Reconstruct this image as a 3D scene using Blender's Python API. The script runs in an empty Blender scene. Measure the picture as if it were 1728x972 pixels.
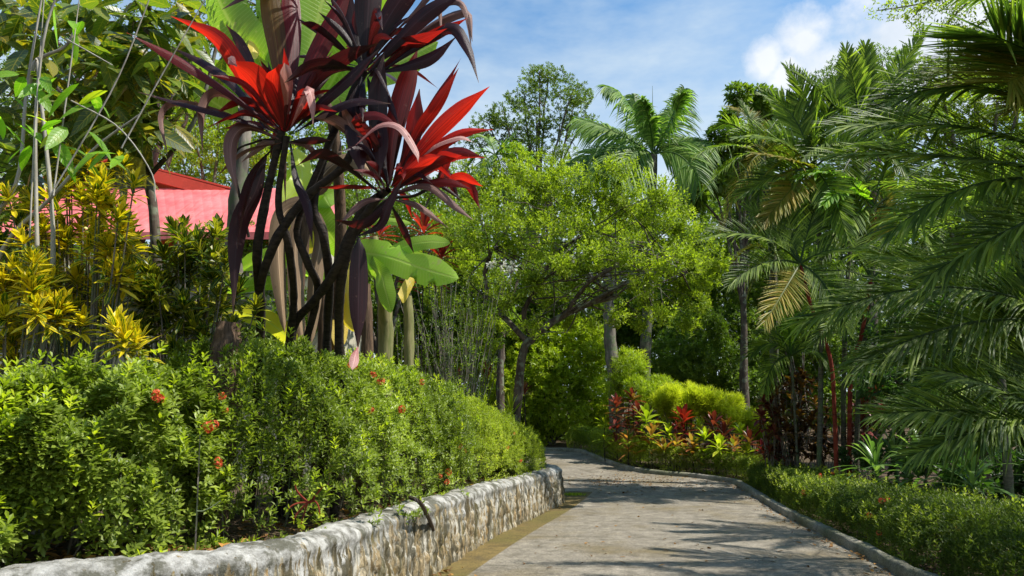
import bpy, math, numpy as np
from mathutils import Vector
R = math.radians
rng = np.random.default_rng(11)
PI = math.pi
sc = bpy.context.scene
C = sc.collection
F = 1248.0; TH = math.atan(249/F); CT, ST = math.cos(TH), math.sin(TH); EYE = 1.5

# ------------------------------------------------------------------ camera
cd = bpy.data.cameras.new('camera'); cam = bpy.data.objects.new('camera', cd); C.objects.link(cam)
cam.location = (0, 0, EYE); cam.rotation_euler = (PI/2+TH, 0, 0)
cd.sensor_width = 36; cd.lens = 36*F/1728; cd.clip_start = 0.05; cd.clip_end = 2000
sc.camera = cam

def ray(px, py):
    dx, dy = (px-864)/F, (486-py)/F
    return np.array([dx, CT-dy*ST, ST+dy*CT])
def at(px, py, Y):
    d = ray(px, py); p = d*(Y/d[1]); p[2] += EYE
    return p
def g(Y):
    Y = np.asarray(Y, float)
    a = np.where(Y < 14, 0, np.where(Y < 20, (Y-14)**2*.075/12, .075*(Y-17)))
    return np.where(Y > 110, .075*93+(Y-110)*.01, a)
def on_ground(px, py, h=0.0):
    d = ray(px, py); lo, hi = .5, 400
    for _ in range(60):
        m = (lo+hi)/2; p = d*(m/d[1])
        if p[2]+EYE > g(p[1])+h: lo = m
        else: hi = m
    p = d*(lo/d[1]); return np.array([p[0], p[1], float(g(p[1]))+h])

# ------------------------------------------------------------------ helpers
def nrm(a):
    a = np.asarray(a, float)
    return a/np.maximum(np.linalg.norm(a, axis=-1, keepdims=True), 1e-9)
_nd = nrm(rng.normal(size=(14, 3))); _np = rng.uniform(0, 6.28, 14)
_nf = np.array([1, 1.2, .9, 1.1, 2.1, 2.4, 1.9, 2.2, 4.1, 4.6, 3.8, 4.3, 7.5, 8.1]); _na = 1/_nf**.7
def noise(P, sc_=1.0, seed=0.0):
    P = np.asarray(P, float)*sc_+seed*17.3
    r = 0
    for d, f, p, a in zip(_nd, _nf, _np, _na):
        r = r+a*np.sin(P@d*f*2.2+p+1.7*np.sin(P@np.roll(d, 1)*f+p*2))
    return r/_na.sum()*2.0        # about -1..1
def rand_dir(n): return nrm(rng.normal(size=(n, 3)))
UP = np.array([0, 0, 1.0])

class MB:
    def __init__(s): s.V = []; s.F3 = []; s.F4 = []; s.U = []; s.T = []; s.W = []; s.n = 0
    def add(s, V, F, u=0., t=0., v=0.):
        V = np.asarray(V, float).reshape(-1, 3); F = np.asarray(F, int); k = len(V)
        s.V.append(V)
        for L, x in ((s.U, u), (s.T, t), (s.W, v)): L.append(np.broadcast_to(np.asarray(x, float).reshape(-1) if np.ndim(x) else np.float64(x), (k,)))
        (s.F3 if F.shape[1] == 3 else s.F4).append(F+s.n); s.n += k
    def build(s, name, mat, parent=None, smooth=False, label=None):
        o0 = np.array(parent['_base']) if parent is not None and '_base' in parent else np.zeros(3)
        if parent is not None and parent.type == 'MESH': o0 = np.array(parent['_base'])
        V = np.concatenate(s.V)-o0
        me = bpy.data.meshes.new(name)
        f3 = np.concatenate(s.F3) if s.F3 else np.zeros((0, 3), int); f4 = np.concatenate(s.F4) if s.F4 else np.zeros((0, 4), int)
        me.vertices.add(len(V)); me.vertices.foreach_set('co', V.astype(np.float32).ravel())
        lp = np.concatenate([f3.ravel(), f4.ravel()]).astype(np.int32)
        me.loops.add(len(lp)); me.loops.foreach_set('vertex_index', lp)
        cnt = np.concatenate([np.full(len(f3), 3), np.full(len(f4), 4)]).astype(np.int32)
        st = np.concatenate([[0], np.cumsum(cnt)[:-1]]).astype(np.int32)
        me.polygons.add(len(cnt)); me.polygons.foreach_set('loop_start', st); me.polygons.foreach_set('loop_total', cnt)
        me.polygons.foreach_set('use_smooth', np.full(len(cnt), bool(smooth)))
        for nm, L in (('u', s.U), ('t', s.T), ('v', s.W)):
            a = me.attributes.new(nm, 'FLOAT', 'POINT'); a.data.foreach_set('value', np.concatenate(L).astype(np.float32))
        me.update(calc_edges=True); me.materials.append(mat)
        o = bpy.data.objects.new(name, me); C.objects.link(o)
        o['_base'] = tuple(float(x) for x in o0)
        if parent is not None: o.parent = parent
        if label: o['label'] = label
        return o

def thing(name, label, cat, base, group=None):
    o = bpy.data.objects.new(name, None); C.objects.link(o); o.empty_display_size = .2
    o.location = tuple(float(x) for x in base); o['_base'] = tuple(float(x) for x in base)
    o['label'] = label; o['category'] = cat; o['kind'] = 'thing'
    if group: o['group'] = group
    return o
def struct(name, mb, mat, smooth=False, kind='structure', label=None):
    o = mb.build(name, mat, None, smooth); o['kind'] = kind
    if label: o['label'] = label
    return o
def dup(root, loc, rz, s, label):
    r = root.copy(); C.objects.link(r); r.location = tuple(float(x) for x in loc); r.rotation_euler = (0, 0, rz); r.scale = (s,)*3
    r['label'] = label
    for ch in list(root.children):
        c = ch.copy(); C.objects.link(c); c.parent = r
    return r

def bez(P0, P1, P2, n):
    t = np.linspace(0, 1, n)[:, None]
    return (1-t)**2*np.asarray(P0)+2*t*(1-t)*np.asarray(P1)+t*t*np.asarray(P2)
def spline(pts, n):
    """Catmull-Rom through pts, n samples"""
    p = np.asarray(pts, float); p = np.vstack([2*p[0]-p[1], p, 2*p[-1]-p[-2]])
    m = len(p)-3; x = np.linspace(0, m-1e-6, n); i = x.astype(int); t = (x-i)[:, None]
    a, b, c, d = p[i], p[i+1], p[i+2], p[i+3]
    return .5*((2*b)+(-a+c)*t+(2*a-5*b+4*c-d)*t*t+(-a+3*b-3*c+d)*t**3)

def tube(mb, pts, r, k=7, v=0., bump=0.):
    pts = np.asarray(pts, float); n = len(pts)
    r = np.broadcast_to(np.interp(np.linspace(0, 1, n), np.linspace(0, 1, np.size(r)), np.atleast_1d(r)), (n,))
    T = nrm(np.gradient(pts, axis=0)); ref = np.array([.31, .87, .12]) if abs(T[0][1]) < .8 else np.array([1., 0, 0])
    A = nrm(np.cross(T, ref)); B = np.cross(T, A)
    a = np.arange(k)/k*2*PI
    rr = r[:, None, None]
    V = pts[:, None]+rr*(np.cos(a)[None, :, None]*A[:, None]+np.sin(a)[None, :, None]*B[:, None])
    if bump: V += (V-pts[:, None])*bump*noise(V.reshape(-1, 3), 6).reshape(n, k, 1)
    i = np.arange(n-1)[:, None]*k; j = np.arange(k)[None]; j2 = (j+1) % k
    Fq = np.stack([i+j, i+j2, i+k+j2, i+k+j], -1).reshape(-1, 4)
    mb.add(V, Fq, np.tile(np.arange(k)/k, n), np.repeat(np.linspace(0, 1, n), k), v)

PROF = {'oval': lambda t: np.sin(PI*np.clip(t, 0, 1)**.85)**.8, 'strap': lambda t: np.clip(t/.12, .25, 1)**.6*np.clip((1-t)/.25, 0, 1)**.55,
        'bana': lambda t: np.clip(t/.10, 0, 1)**.5*np.clip((1-t)/.22, 0, 1)**.6,
        'lance': lambda t: (.22+.78*np.sin(PI*np.clip((t-.1)/.9, 0, 1))**1.0)*np.clip((1-t)/.25, 0, 1)**.6*np.clip(t/.03, .4, 1),
        'obov': lambda t: np.sin(PI*np.clip(t, 0, 1)**1.4)**.75, 'grass': lambda t: np.clip(t/.08, .3, 1)*(1-t)**.6}
def leaves(mb, P, D, N, L, W, droop=.1, prof='oval', S=4, cols=3, fold=.25, v=None):
    """N leaves as grids; D = direction, N = rough normal, droop along gravity"""
    P = np.asarray(P, float); n = len(P); D = nrm(D); s = nrm(np.cross(D, N)); U_ = np.cross(s, D)
    L = np.broadcast_to(L, (n,)); W = np.broadcast_to(W, (n,)); droop = np.broadcast_to(droop, (n,))
    t = np.linspace(0, 1, S); w = PROF[prof](t); w[-1] = 0
    if prof in ('oval', 'obov'): w[0] = 0
    cu = np.linspace(-1, 1, cols)
    A = P[:, None]+D[:, None]*(L[:, None]*t)[..., None]; A[..., 2] -= (L*droop)[:, None]*t**2
    off = (W[:, None]/2*w)[:, :, None]*cu          # n,S,cols
    V = A[:, :, None]+s[:, None, None]*off[..., None]+U_[:, None, None]*(np.abs(off)*fold)[..., None]
    b = np.arange(n)[:, None, None]*S*cols; i = np.arange(S-1)[None, :, None]*cols; j = np.arange(cols-1)[None, None]
    q = b+i+j
    Fq = np.stack([q, q+1, q+1+cols, q+cols], -1).reshape(-1, 4)
    if v is None: v = rng.random(n)
    mb.add(V, Fq, np.broadcast_to(cu, (n, S, cols)).ravel(), np.broadcast_to(t[None, :, None], (n, S, cols)).ravel(), np.repeat(v, S*cols))
def diamonds(mb, P, D, N, L, W, v=None, fold=.3, wide=.45):
    P = np.asarray(P, float); n = len(P); D = nrm(D); s = nrm(np.cross(D, N)); U_ = np.cross(s, D)
    L = np.broadcast_to(L, (n,))[:, None]; W = np.broadcast_to(W, (n,))[:, None]
    a = P; b = P+D*L*wide+s*W/2+U_*W*fold; c = P+D*L; d = P+D*L*wide-s*W/2+U_*W*fold
    V = np.stack([a, b, c, d], 1); k = np.arange(n)[:, None]*4
    Ft = np.concatenate([k+[0, 1, 2], k+[0, 2, 3]], 0)
    if v is None: v = rng.random(n)
    mb.add(V, Ft, np.tile([0, 1, 0, -1], n), np.tile([0, .5, 1, .5], n), np.repeat(v, 4))
def shoots(mb, P, D, k=7, sl=.08, L=.06, W=.022, spread=1.0, kind='d', v=None, up=.25, droop=.15, prof='obov', fold=.25, S=4, wide=.5):
    """k leaves spiralling round every shoot tip"""
    n = len(P)
    if n == 0: return
    D = nrm(D); A = nrm(np.cross(D, rand_dir(n))); B = np.cross(D, A)
    sl = np.broadcast_to(sl, (n,)); L = np.broadcast_to(L, (n,)); W = np.broadcast_to(W, (n,))
    ph = rng.uniform(0, 6.28, n)[:, None]+np.arange(k)[None]*2.4
    f = (np.arange(k)+.5)[None]/k+rng.uniform(-.08, .08, (n, k))
    o = np.cos(ph)[..., None]*A[:, None]+np.sin(ph)[..., None]*B[:, None]
    tilt = spread*(1.25-.75*f)+rng.normal(0, .15, (n, k))
    d = D[:, None]*np.cos(tilt)[..., None]+o*np.sin(tilt)[..., None]; d[..., 2] += up*.3
    p = P[:, None]+D[:, None]*(sl[:, None]*(f-1))[..., None]
    N_ = D[:, None]*1.0+UP*.6-o*.4+rng.normal(0, .25, d.shape)
    l = L[:, None]*(1.1-.35*f)*rng.uniform(.75, 1.15, (n, k)); w = W[:, None]*(l/L[:, None])
    vv = (rng.random(n) if v is None else v)[:, None]*.65+rng.random((n, k))*.35
    r = lambda x: x.reshape(-1, 3)
    if kind == 'd': diamonds(mb, r(p), r(d), r(N_), l.ravel(), w.ravel(), vv.ravel(), fold, wide)
    else: leaves(mb, r(p), r(d), r(N_), l.ravel(), w.ravel(), droop, prof, S, 3, fold, vv.ravel())

# ------------------------------------------------------------------ materials
def newmat(name):
    m = bpy.data.materials.new(name); m.use_nodes = True; nt = m.node_tree; nt.nodes.clear()
    return m, nt, nt.nodes.new('ShaderNodeOutputMaterial')
def nd(nt, t, **kw):
    n = nt.nodes.new('ShaderNode'+t)
    for k, v in kw.items():
        if k.startswith('i_'): n.inputs[k[2:].replace('_', ' ')].default_value = v
        else: setattr(n, k, v)
    return n
def attr(nt, nm): return nd(nt, 'Attribute', attribute_name=nm).outputs['Fac']
def ramp(nt, src, stops, interp='LINEAR'):
    r = nd(nt, 'ValToRGB'); e = r.color_ramp.elements; r.color_ramp.interpolation = interp
    while len(e) < len(stops): e.new(.5)
    for x, (p, c) in zip(e, stops): x.position = p; x.color = tuple(c)+(1,) if len(c) == 3 else c
    nt.links.new(src, r.inputs[0]); return r.outputs[0]
def mixc(nt, fac, a, b, mode='MIX'):
    m = nd(nt, 'Mix', data_type='RGBA', blend_type=mode)
    for sock, x in ((m.inputs[0], fac), (m.inputs[6], a), (m.inputs[7], b)):
        if hasattr(x, 'is_output'): nt.links.new(x, sock)
        else: sock.default_value = (tuple(x)+(1,) if isinstance(x, (tuple, list)) else x)
    return m.outputs[2]
def math_(nt, op, a, b=None, c=None, clamp=False):
    m = nd(nt, 'Math', operation=op, use_clamp=clamp)
    for i, x in enumerate((a, b, c)):
        if x is None: continue
        if hasattr(x, 'is_output'): nt.links.new(x, m.inputs[i])
        else: m.inputs[i].default_value = x
    return m.outputs[0]
def noisen(nt, scale, detail=3, rough=.55, vec=None, sx=None):
    n = nd(nt, 'TexNoise'); n.inputs['Scale'].default_value = scale; n.inputs['Detail'].default_value = detail; n.inputs['Roughness'].default_value = rough
    ge = nd(nt, 'NewGeometry').outputs['Position'] if vec is None else vec
    if sx is not None:
        mp = nd(nt, 'Mapping'); mp.inputs['Scale'].default_value = sx; nt.links.new(ge, mp.inputs[0]); ge = mp.outputs[0]
    nt.links.new(ge, n.inputs['Vector']); return n.outputs['Fac']
def leafshade(nt, out, col, trans, tcol=None, rough=.45, spec=.35, bump=None):
    p = nd(nt, 'BsdfPrincipled'); nt.links.new(col, p.inputs['Base Color']); p.inputs['Roughness'].default_value = rough
    p.inputs['Specular IOR Level'].default_value = spec
    tr = nd(nt, 'BsdfTranslucent')
    if tcol is None: tcol = mixc(nt, 1.0, col, (1.9, 2.1, .75), 'MULTIPLY')
    nt.links.new(tcol, tr.inputs[0])
    if bump is not None: nt.links.new(bump, p.inputs['Normal'])
    mx = nd(nt, 'MixShader'); mx.inputs[0].default_value = trans
    nt.links.new(p.outputs[0], mx.inputs[1]); nt.links.new(tr.outputs[0], mx.inputs[2]); nt.links.new(mx.outputs[0], out.inputs[0])
def leaf_mat(name, c0, c1, c2, trans=.35, rough=.45, spec=.35, mid=.55, dead=None, patch=.5):
    m, nt, out = newmat(name)
    col = ramp(nt, attr(nt, 'v'), [(0, c0), (mid, c1), (1, c2)] if dead is None else [(0, c0), (mid, c1), (.955, c2), (.97, dead)])
    n = noisen(nt, patch, 2)
    k = ramp(nt, n, [(.3, (.72, .75, .7)), (.7, (1.25, 1.2, 1.1))])
    col = mixc(nt, 1.0, col, k, 'MULTIPLY')
    leafshade(nt, out, col, trans, None, rough, spec); return m
def bark_mat(name, a, b, scale=9, stretch=(1, 1, .25), bump=.6, lichen=None):
    m, nt, out = newmat(name)
    n = noisen(nt, scale, 5, .65, sx=stretch)
    col = ramp(nt, n, [(.32, a), (.66, b)])
    if lichen:
        n2 = noisen(nt, scale*.5, 3); f = ramp(nt, n2, [(.52, (0, 0, 0)), (.6, (1, 1, 1))]); col = mixc(nt, f, col, lichen)
    p = nd(nt, 'BsdfPrincipled'); p.inputs['Roughness'].default_value = .85; p.inputs['Specular IOR Level'].default_value = .2; nt.links.new(col, p.inputs[0])
    bp = nd(nt, 'Bump'); bp.inputs['Strength'].default_value = bump; bp.inputs['Distance'].default_value = .02; nt.links.new(n, bp.inputs['Height']); nt.links.new(bp.outputs[0], p.inputs['Normal'])
    nt.links.new(p.outputs[0], out.inputs[0]); return m

M = {}
M['ixora'] = leaf_mat('ixora_leaf', (.065, .095, .014), (.20, .265, .034), (.42, .49, .14), .33, .45, .4, dead=(.22, .16, .03))
M['hedge'] = leaf_mat('hedge_leaf', (.09, .12, .014), (.24, .30, .03), (.43, .47, .08), .36, .5, .3, dead=(.2, .13, .02))
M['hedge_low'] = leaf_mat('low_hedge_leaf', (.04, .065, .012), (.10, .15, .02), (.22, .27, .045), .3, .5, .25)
M['tree_lime'] = leaf_mat('lime_tree_leaf', (.08, .12, .010), (.25, .32, .025), (.46, .52, .08), .45, .5, .3, patch=.7)
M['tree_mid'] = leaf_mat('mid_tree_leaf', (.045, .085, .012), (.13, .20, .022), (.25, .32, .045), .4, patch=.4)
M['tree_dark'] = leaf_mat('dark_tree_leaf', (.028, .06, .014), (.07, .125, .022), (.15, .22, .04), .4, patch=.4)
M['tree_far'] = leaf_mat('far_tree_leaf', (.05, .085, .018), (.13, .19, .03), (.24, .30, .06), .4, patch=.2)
M['yellow_fern'] = leaf_mat('yellow_shrub_leaf', (.24, .30, .018), (.44, .47, .04), (.60, .60, .11), .4, .5, .2, patch=.6)
M['lime_shrub'] = leaf_mat('lime_shrub_leaf', (.14, .20, .010), (.30, .38, .02), (.46, .50, .04), .4, patch=.6)
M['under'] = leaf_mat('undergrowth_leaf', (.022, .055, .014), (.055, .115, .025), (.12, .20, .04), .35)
M['palm'] = leaf_mat('palm_leaflet', (.05, .095, .018), (.14, .22, .03), (.29, .37, .06), .45, .5, .25, patch=.8)
M['palm_dark'] = leaf_mat('dark_palm_leaflet', (.042, .078, .016), (.115, .18, .03), (.26, .33, .065), .45, .5, .25, patch=.8)
M['palm_lime'] = leaf_mat('lime_palm_leaflet', (.07, .17, .012), (.16, .31, .02), (.28, .42, .035), .5, .5, .25)
M['palm_yellow'] = leaf_mat('yellow_palm_leaflet', (.12, .15, .015), (.24, .22, .03), (.36, .26, .06), .4, .5, .25)
M['palm_far'] = leaf_mat('far_palm_leaflet', (.06, .13, .025), (.14, .25, .045), (.28, .38, .09), .4, .5, .3)
M['strap'] = leaf_mat('strap_leaf', (.05, .11, .035), (.11, .20, .06), (.2, .29, .11), .35, .3, .5)
M['red_ti'] = leaf_mat('red_ti_leaf', (.06, .008, .010), (.20, .012, .014), (.42, .03, .02), .35, .35, .4)
M['bronze'] = leaf_mat('bronze_leaf', (.045, .022, .012), (.11, .05, .018), (.30, .16, .02), .3, .35, .4, mid=.7)
M['pink_mix'] = leaf_mat('pink_croton_leaf', (.10, .19, .02), (.42, .14, .05), (.50, .30, .08), .35, .4, .4)
M['dry'] = leaf_mat('dry_leaf', (.16, .10, .06), (.30, .20, .13), (.42, .32, .22), .25, .7, .1)
M['litter'] = leaf_mat('fallen_leaf', (.10, .05, .025), (.22, .12, .05), (.38, .20, .06), .1, .7, .1)
M['brom'] = leaf_mat('bromeliad_leaf', (.07, .012, .014), (.18, .03, .03), (.16, .12, .03), .3, .4, .4)
M['bark'] = bark_mat('dark_bark', (.035, .026, .02), (.13, .10, .075), lichen=(.16, .17, .12))
M['bark_grey'] = bark_mat('grey_bark', (.07, .06, .05), (.24, .21, .17), lichen=(.12, .15, .08))
M['cane'] = bark_mat('cordyline_cane', (.012, .010, .009), (.05, .038, .03), 14, (1, 1, 2.5), .8)
M['pale_stem'] = bark_mat('pale_stem', (.20, .18, .15), (.42, .39, .33), 12)
M['palm_trunk'] = bark_mat('palm_trunk', (.04, .038, .03), (.15, .14, .10), 10, (.6, .6, 3), .6, (.10, .13, .06))
M['red_stem'] = bark_mat('red_palm_stem', (.10, .016, .010), (.26, .045, .022), 5, (1, 1, 2), .2)
M['dead_stem'] = bark_mat('dead_banana_stem', (.035, .022, .014), (.16, .10, .06), 14, (2.5, 2.5, .2), 1.0)
M['pseudo'] = bark_mat('banana_stem', (.10, .12, .03), (.28, .24, .12), 8, (2, 2, .25), .4)
def flat(name, col, rough=.5, trans=0):
    m, nt, out = newmat(name)
    c = mixc(nt, noisen(nt, 25, 2), col, tuple(x*.6 for x in col))
    leafshade(nt, out, c, trans, c, rough); return m
M['flower'] = flat('ixora_flower', (.82, .13, .04), .5, .3)
M['white_flower'] = flat('white_flower', (.75, .75, .62), .5, .3)
M['rachis'] = flat('frond_rib', (.16, .20, .06), .4)
M['rachis_y'] = flat('yellow_rib', (.40, .36, .14), .4)
M['steel'] = flat('rusty_bar', (.045, .03, .022), .6)
# ---- special leaf materials
def stripe_mat(name, centre, edge, centre2=None, lo=.45, hi=.75, trans=.3, rough=.35, rnd=.5):
    """strap leaf with differently coloured margins (croton)"""
    m, nt, out = newmat(name)
    u = math_(nt, 'ABSOLUTE', attr(nt, 'u')); n = noisen(nt, 60, 2)
    x = math_(nt, 'ADD', u, math_(nt, 'MULTIPLY', math_(nt, 'SUBTRACT', n, .5), 1.1))
    x = math_(nt, 'ADD', x, math_(nt, 'MULTIPLY', math_(nt, 'SUBTRACT', attr(nt, 'v'), .5), rnd*2))
    f = ramp(nt, x, [(lo, (0, 0, 0)), (hi, (1, 1, 1))])
    # yellow midrib as well
    rib = ramp(nt, u, [(.06, (1, 1, 1)), (.14, (0, 0, 0))])
    f = mixc(nt, 1., f, rib, 'LIGHTEN')
    col = mixc(nt, f, centre, edge)
    leafshade(nt, out, col, trans, None, rough, .4); return m
M['croton'] = stripe_mat('croton_leaf', (.06, .12, .010), (.68, .52, .018), lo=.22, hi=.70, rnd=.6)
M['croton_green'] = stripe_mat('green_croton_leaf', (.03, .072, .010), (.36, .33, .02), lo=.52, hi=1.0, rnd=.55)
def veined_mat(name, c0, c1, vein, tr=.4, nv=9, rough=.38, yv=.5):
    m, nt, out = newmat(name)
    u = math_(nt, 'ABSOLUTE', attr(nt, 'u')); t = attr(nt, 't')
    ph = math_(nt, 'SUBTRACT', math_(nt, 'MULTIPLY', t, nv), math_(nt, 'MULTIPLY', u, 1.3))
    sv = math_(nt, 'ABSOLUTE', math_(nt, 'SUBTRACT', math_(nt, 'FRACT', ph), .5))
    f1 = ramp(nt, sv, [(0, (1, 1, 1)), (.10, (0, 0, 0))]); f2 = ramp(nt, u, [(.03, (1, 1, 1)), (.10, (0, 0, 0))])
    f = mixc(nt, 1., f1, f2, 'LIGHTEN')
    base = ramp(nt, attr(nt, 'v'), [(0, c0), (.7, c1), (.93, tuple(x*1.4 for x in c1)), (1, (c1[1]*1.5, c1[1]*1.25, c1[2]))])
    ed = noisen(nt, 9, 3); base = mixc(nt, ramp(nt, ed, [(.62, (0, 0, 0)), (.70, (1, 1, 1))]), base, tuple(x*.8 for x in vein))
    col = mixc(nt, math_(nt, 'MULTIPLY', f, yv), base, vein)
    bp = nd(nt, 'Bump'); bp.inputs['Strength'].default_value = .35; bp.inputs['Distance'].default_value = .01; nt.links.new(f, bp.inputs['Height'])
    leafshade(nt, out, col, tr, None, rough, .45, bp.outputs[0]); return m
M['big_leaf'] = veined_mat('broad_leaf', (.035, .065, .012), (.10, .15, .02), (.36, .32, .03), yv=.6)
M['big_leaf_lime'] = veined_mat('broad_lime_leaf', (.10, .24, .015), (.17, .33, .02), (.32, .45, .06), .5)
M['vein_yellow'] = veined_mat('yellow_veined_leaf', (.07, .08, .012), (.13, .13, .015), (.50, .36, .02), .45, 8, .4, .85)
M['banana'] = veined_mat('banana_leaf', (.20, .34, .03), (.27, .42, .05), (.48, .56, .18), .42, 38, .4, .55)
M['banana_yellow'] = veined_mat('yellow_banana_leaf', (.55, .42, .05), (.70, .50, .10), (.6, .5, .2), .4, 40, .5, .4)
def ti_mat(name, base0, base1, tr0, tr1, trans=.4, rough=.42, streak=.9):
    m, nt, out = newmat(name)
    t = attr(nt, 't'); u = attr(nt, 'u')
    cx = nd(nt, 'CombineXYZ'); nt.links.new(math_(nt, 'MULTIPLY', u, 5), cx.inputs[0]); nt.links.new(math_(nt, 'MULTIPLY', t, 1.2), cx.inputs[1]); nt.links.new(math_(nt, 'MULTIPLY', attr(nt, 'v'), 90), cx.inputs[2])
    n = noisen(nt, 1.6, 4, .6, cx.outputs[0])
    x = math_(nt, 'ADD', t, math_(nt, 'MULTIPLY', math_(nt, 'SUBTRACT', n, .5), streak*1.6))
    a = ramp(nt, x, [(.15, base0), (.85, base1)]); b = ramp(nt, x, [(.15, tr0), (.8, tr1)])
    # fine parallel ribs + midrib
    fine = noisen(nt, 1, 3, .5, cx.outputs[0], (7, .6, 1)); a = mixc(nt, ramp(nt, fine, [(.4, (0, 0, 0)), (.7, (.5, .5, .5))]), a, tuple(min(1, q*1.5+.003) for q in base1))
    rib = ramp(nt, math_(nt, 'ABSOLUTE', u), [(.02, (.7, .7, .7)), (.07, (0, 0, 0))]); a = mixc(nt, rib, a, tuple(min(1, q*2.2+.02) for q in base1)); tp_ = ramp(nt, math_(nt, 'ADD', t, math_(nt, 'MULTIPLY', math_(nt, 'SUBTRACT', n, .5), .5)), [(.93, (0, 0, 0)), (1., (.9, .9, .9))]); a = mixc(nt, tp_, a, (.20, .12, .07)); sp_ = ramp(nt, noisen(nt, 14, 4, .7), [(.64, (0, 0, 0)), (.70, (.8, .8, .8))]); a = mixc(nt, sp_, a, (.16, .09, .06))
    bp = nd(nt, 'Bump'); bp.inputs['Strength'].default_value = .4; bp.inputs['Distance'].default_value = .006; nt.links.new(fine, bp.inputs['Height'])
    leafshade(nt, out, a, trans, b, rough, .3, bp.outputs[0]); return m
M['ti_red'] = ti_mat('red_cordyline_leaf', (.07, .006, .007), (.55, .02, .010), (.22, .008, .008), (1.0, .035, .012), .42)
M['ti_dark'] = ti_mat('dark_cordyline_leaf', (.010, .006, .007), (.022, .008, .010), (.03, .006, .006), (.16, .012, .012), .3)
M['ti_maroon'] = ti_mat('maroon_cordyline_leaf', (.020, .007, .007), (.10, .008, .009), (.10, .01, .008), (.60, .02, .012), .42)
M['ti_olive'] = ti_mat('olive_cordyline_leaf', (.06, .022, .010), (.10, .06, .012), (.25, .06, .01), (.35, .20, .02), .4)
M['ti_wilt'] = ti_mat('wilted_cordyline_leaf', (.07, .03, .03), (.20, .11, .09), (.12, .04, .03), (.2, .08, .06), .2, .6)
M['dead_leaf'] = ti_mat('dead_brown_leaf', (.07, .04, .022), (.24, .16, .09), (.12, .07, .03), (.22, .14, .07), .15, .7)
M['ti_pink'] = ti_mat('pale_pink_cordyline_leaf', (.25, .05, .045), (.50, .28, .25), (.5, .1, .08), (.6, .3, .25), .25, .45)

def ground_mat():
    m, nt, out = newmat('garden_soil')
    n = noisen(nt, 3, 6, .7); n2 = noisen(nt, 30, 4, .7)
    col = ramp(nt, n, [(.3, (.035, .026, .018)), (.55, (.09, .065, .042)), (.72, (.045, .06, .02))])
    col = mixc(nt, ramp(nt, n2, [(.5, (0, 0, 0)), (.75, (.6, .6, .6))]), col, (.20, .13, .08))
    p = nd(nt, 'BsdfPrincipled'); p.inputs['Roughness'].default_value = .95; p.inputs['Specular IOR Level'].default_value = .1; nt.links.new(col, p.inputs[0])
    bp = nd(nt, 'Bump'); bp.inputs['Strength'].default_value = .8; bp.inputs['Distance'].default_value = .03; nt.links.new(n2, bp.inputs['Height']); nt.links.new(bp.outputs[0], p.inputs['Normal'])
    nt.links.new(p.outputs[0], out.inputs[0]); return m
def concrete_mat(name, a, b, stain, moss, mlo=.56, mhi=.72, joints=False):
    m, nt, out = newmat(name)
    big = noisen(nt, .55, 4, .6); med = noisen(nt, 4, 5, .65); fine = noisen(nt, 55, 4, .75); vf = noisen(nt, 260, 2, .8)
    brush = noisen(nt, 2.2, 6, .8)
    col = ramp(nt, med, [(.3, a), (.68, b)])
    col = mixc(nt, ramp(nt, big, [(mlo, (0, 0, 0)), (mhi, (.75, .75, .75))]), col, moss)
    col = mixc(nt, ramp(nt, noisen(nt, 1.6, 5, .7, sx=(1, .6, 1)), [(.56, (0, 0, 0)), (.70, (.6, .6, .6))]), col, stain)
    k = ramp(nt, fine, [(.36, (.42, .42, .40)), (.5, (1, 1, 1)), (.64, (1.5, 1.46, 1.38))]); col = mixc(nt, 1., col, k, 'MULTIPLY')
    k = ramp(nt, vf, [(.3, (.7, .7, .7)), (.7, (1.3, 1.3, 1.3))]); col = mixc(nt, 1., col, k, 'MULTIPLY')
    k = ramp(nt, brush, [(.35, (.78, .77, .75)), (.65, (1.15, 1.15, 1.15))]); col = mixc(nt, 1., col, k, 'MULTIPLY')
    if joints:
        ps = nd(nt, 'NewGeometry').outputs['Position']; sp = nd(nt, 'SeparateXYZ'); nt.links.new(ps, sp.inputs[0])
        w = math_(nt, 'ADD', math_(nt, 'MULTIPLY', sp.outputs[1], 1/2.6), math_(nt, 'MULTIPLY', sp.outputs[0], .03))
        w = math_(nt, 'ADD', w, math_(nt, 'MULTIPLY', med, .012))
        f = math_(nt, 'ABSOLUTE', math_(nt, 'SUBTRACT', math_(nt, 'FRACT', w), .5))
        col = mixc(nt, ramp(nt, f, [(.002, (.75, .75, .75)), (.007, (0, 0, 0))]), col, (.05, .045, .03))
    p = nd(nt, 'BsdfPrincipled'); p.inputs['Roughness'].default_value = .8; p.inputs['Specular IOR Level'].default_value = .3; nt.links.new(col, p.inputs[0])
    bp = nd(nt, 'Bump'); bp.inputs['Strength'].default_value = .7; bp.inputs['Distance'].default_value = .006
    nt.links.new(math_(nt, 'ADD', fine, math_(nt, 'MULTIPLY', brush, .15)), bp.inputs['Height']); nt.links.new(bp.outputs[0], p.inputs['Normal'])
    nt.links.new(p.outputs[0], out.inputs[0]); return m
M['soil'] = ground_mat()
M['path'] = concrete_mat('path_concrete', (.125, .11, .085), (.27, .24, .195), (.07, .056, .036), (.125, .095, .042), .50, .66, joints=True)
M['gutter'] = concrete_mat('mossy_gutter', (.085, .062, .022), (.19, .135, .045), (.07, .055, .03), (.10, .085, .02), .45, .6)
M['kerb'] = concrete_mat('kerb_concrete', (.16, .15, .12), (.34, .32, .27), (.07, .07, .045), (.10, .11, .05), .45, .62)
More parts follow.
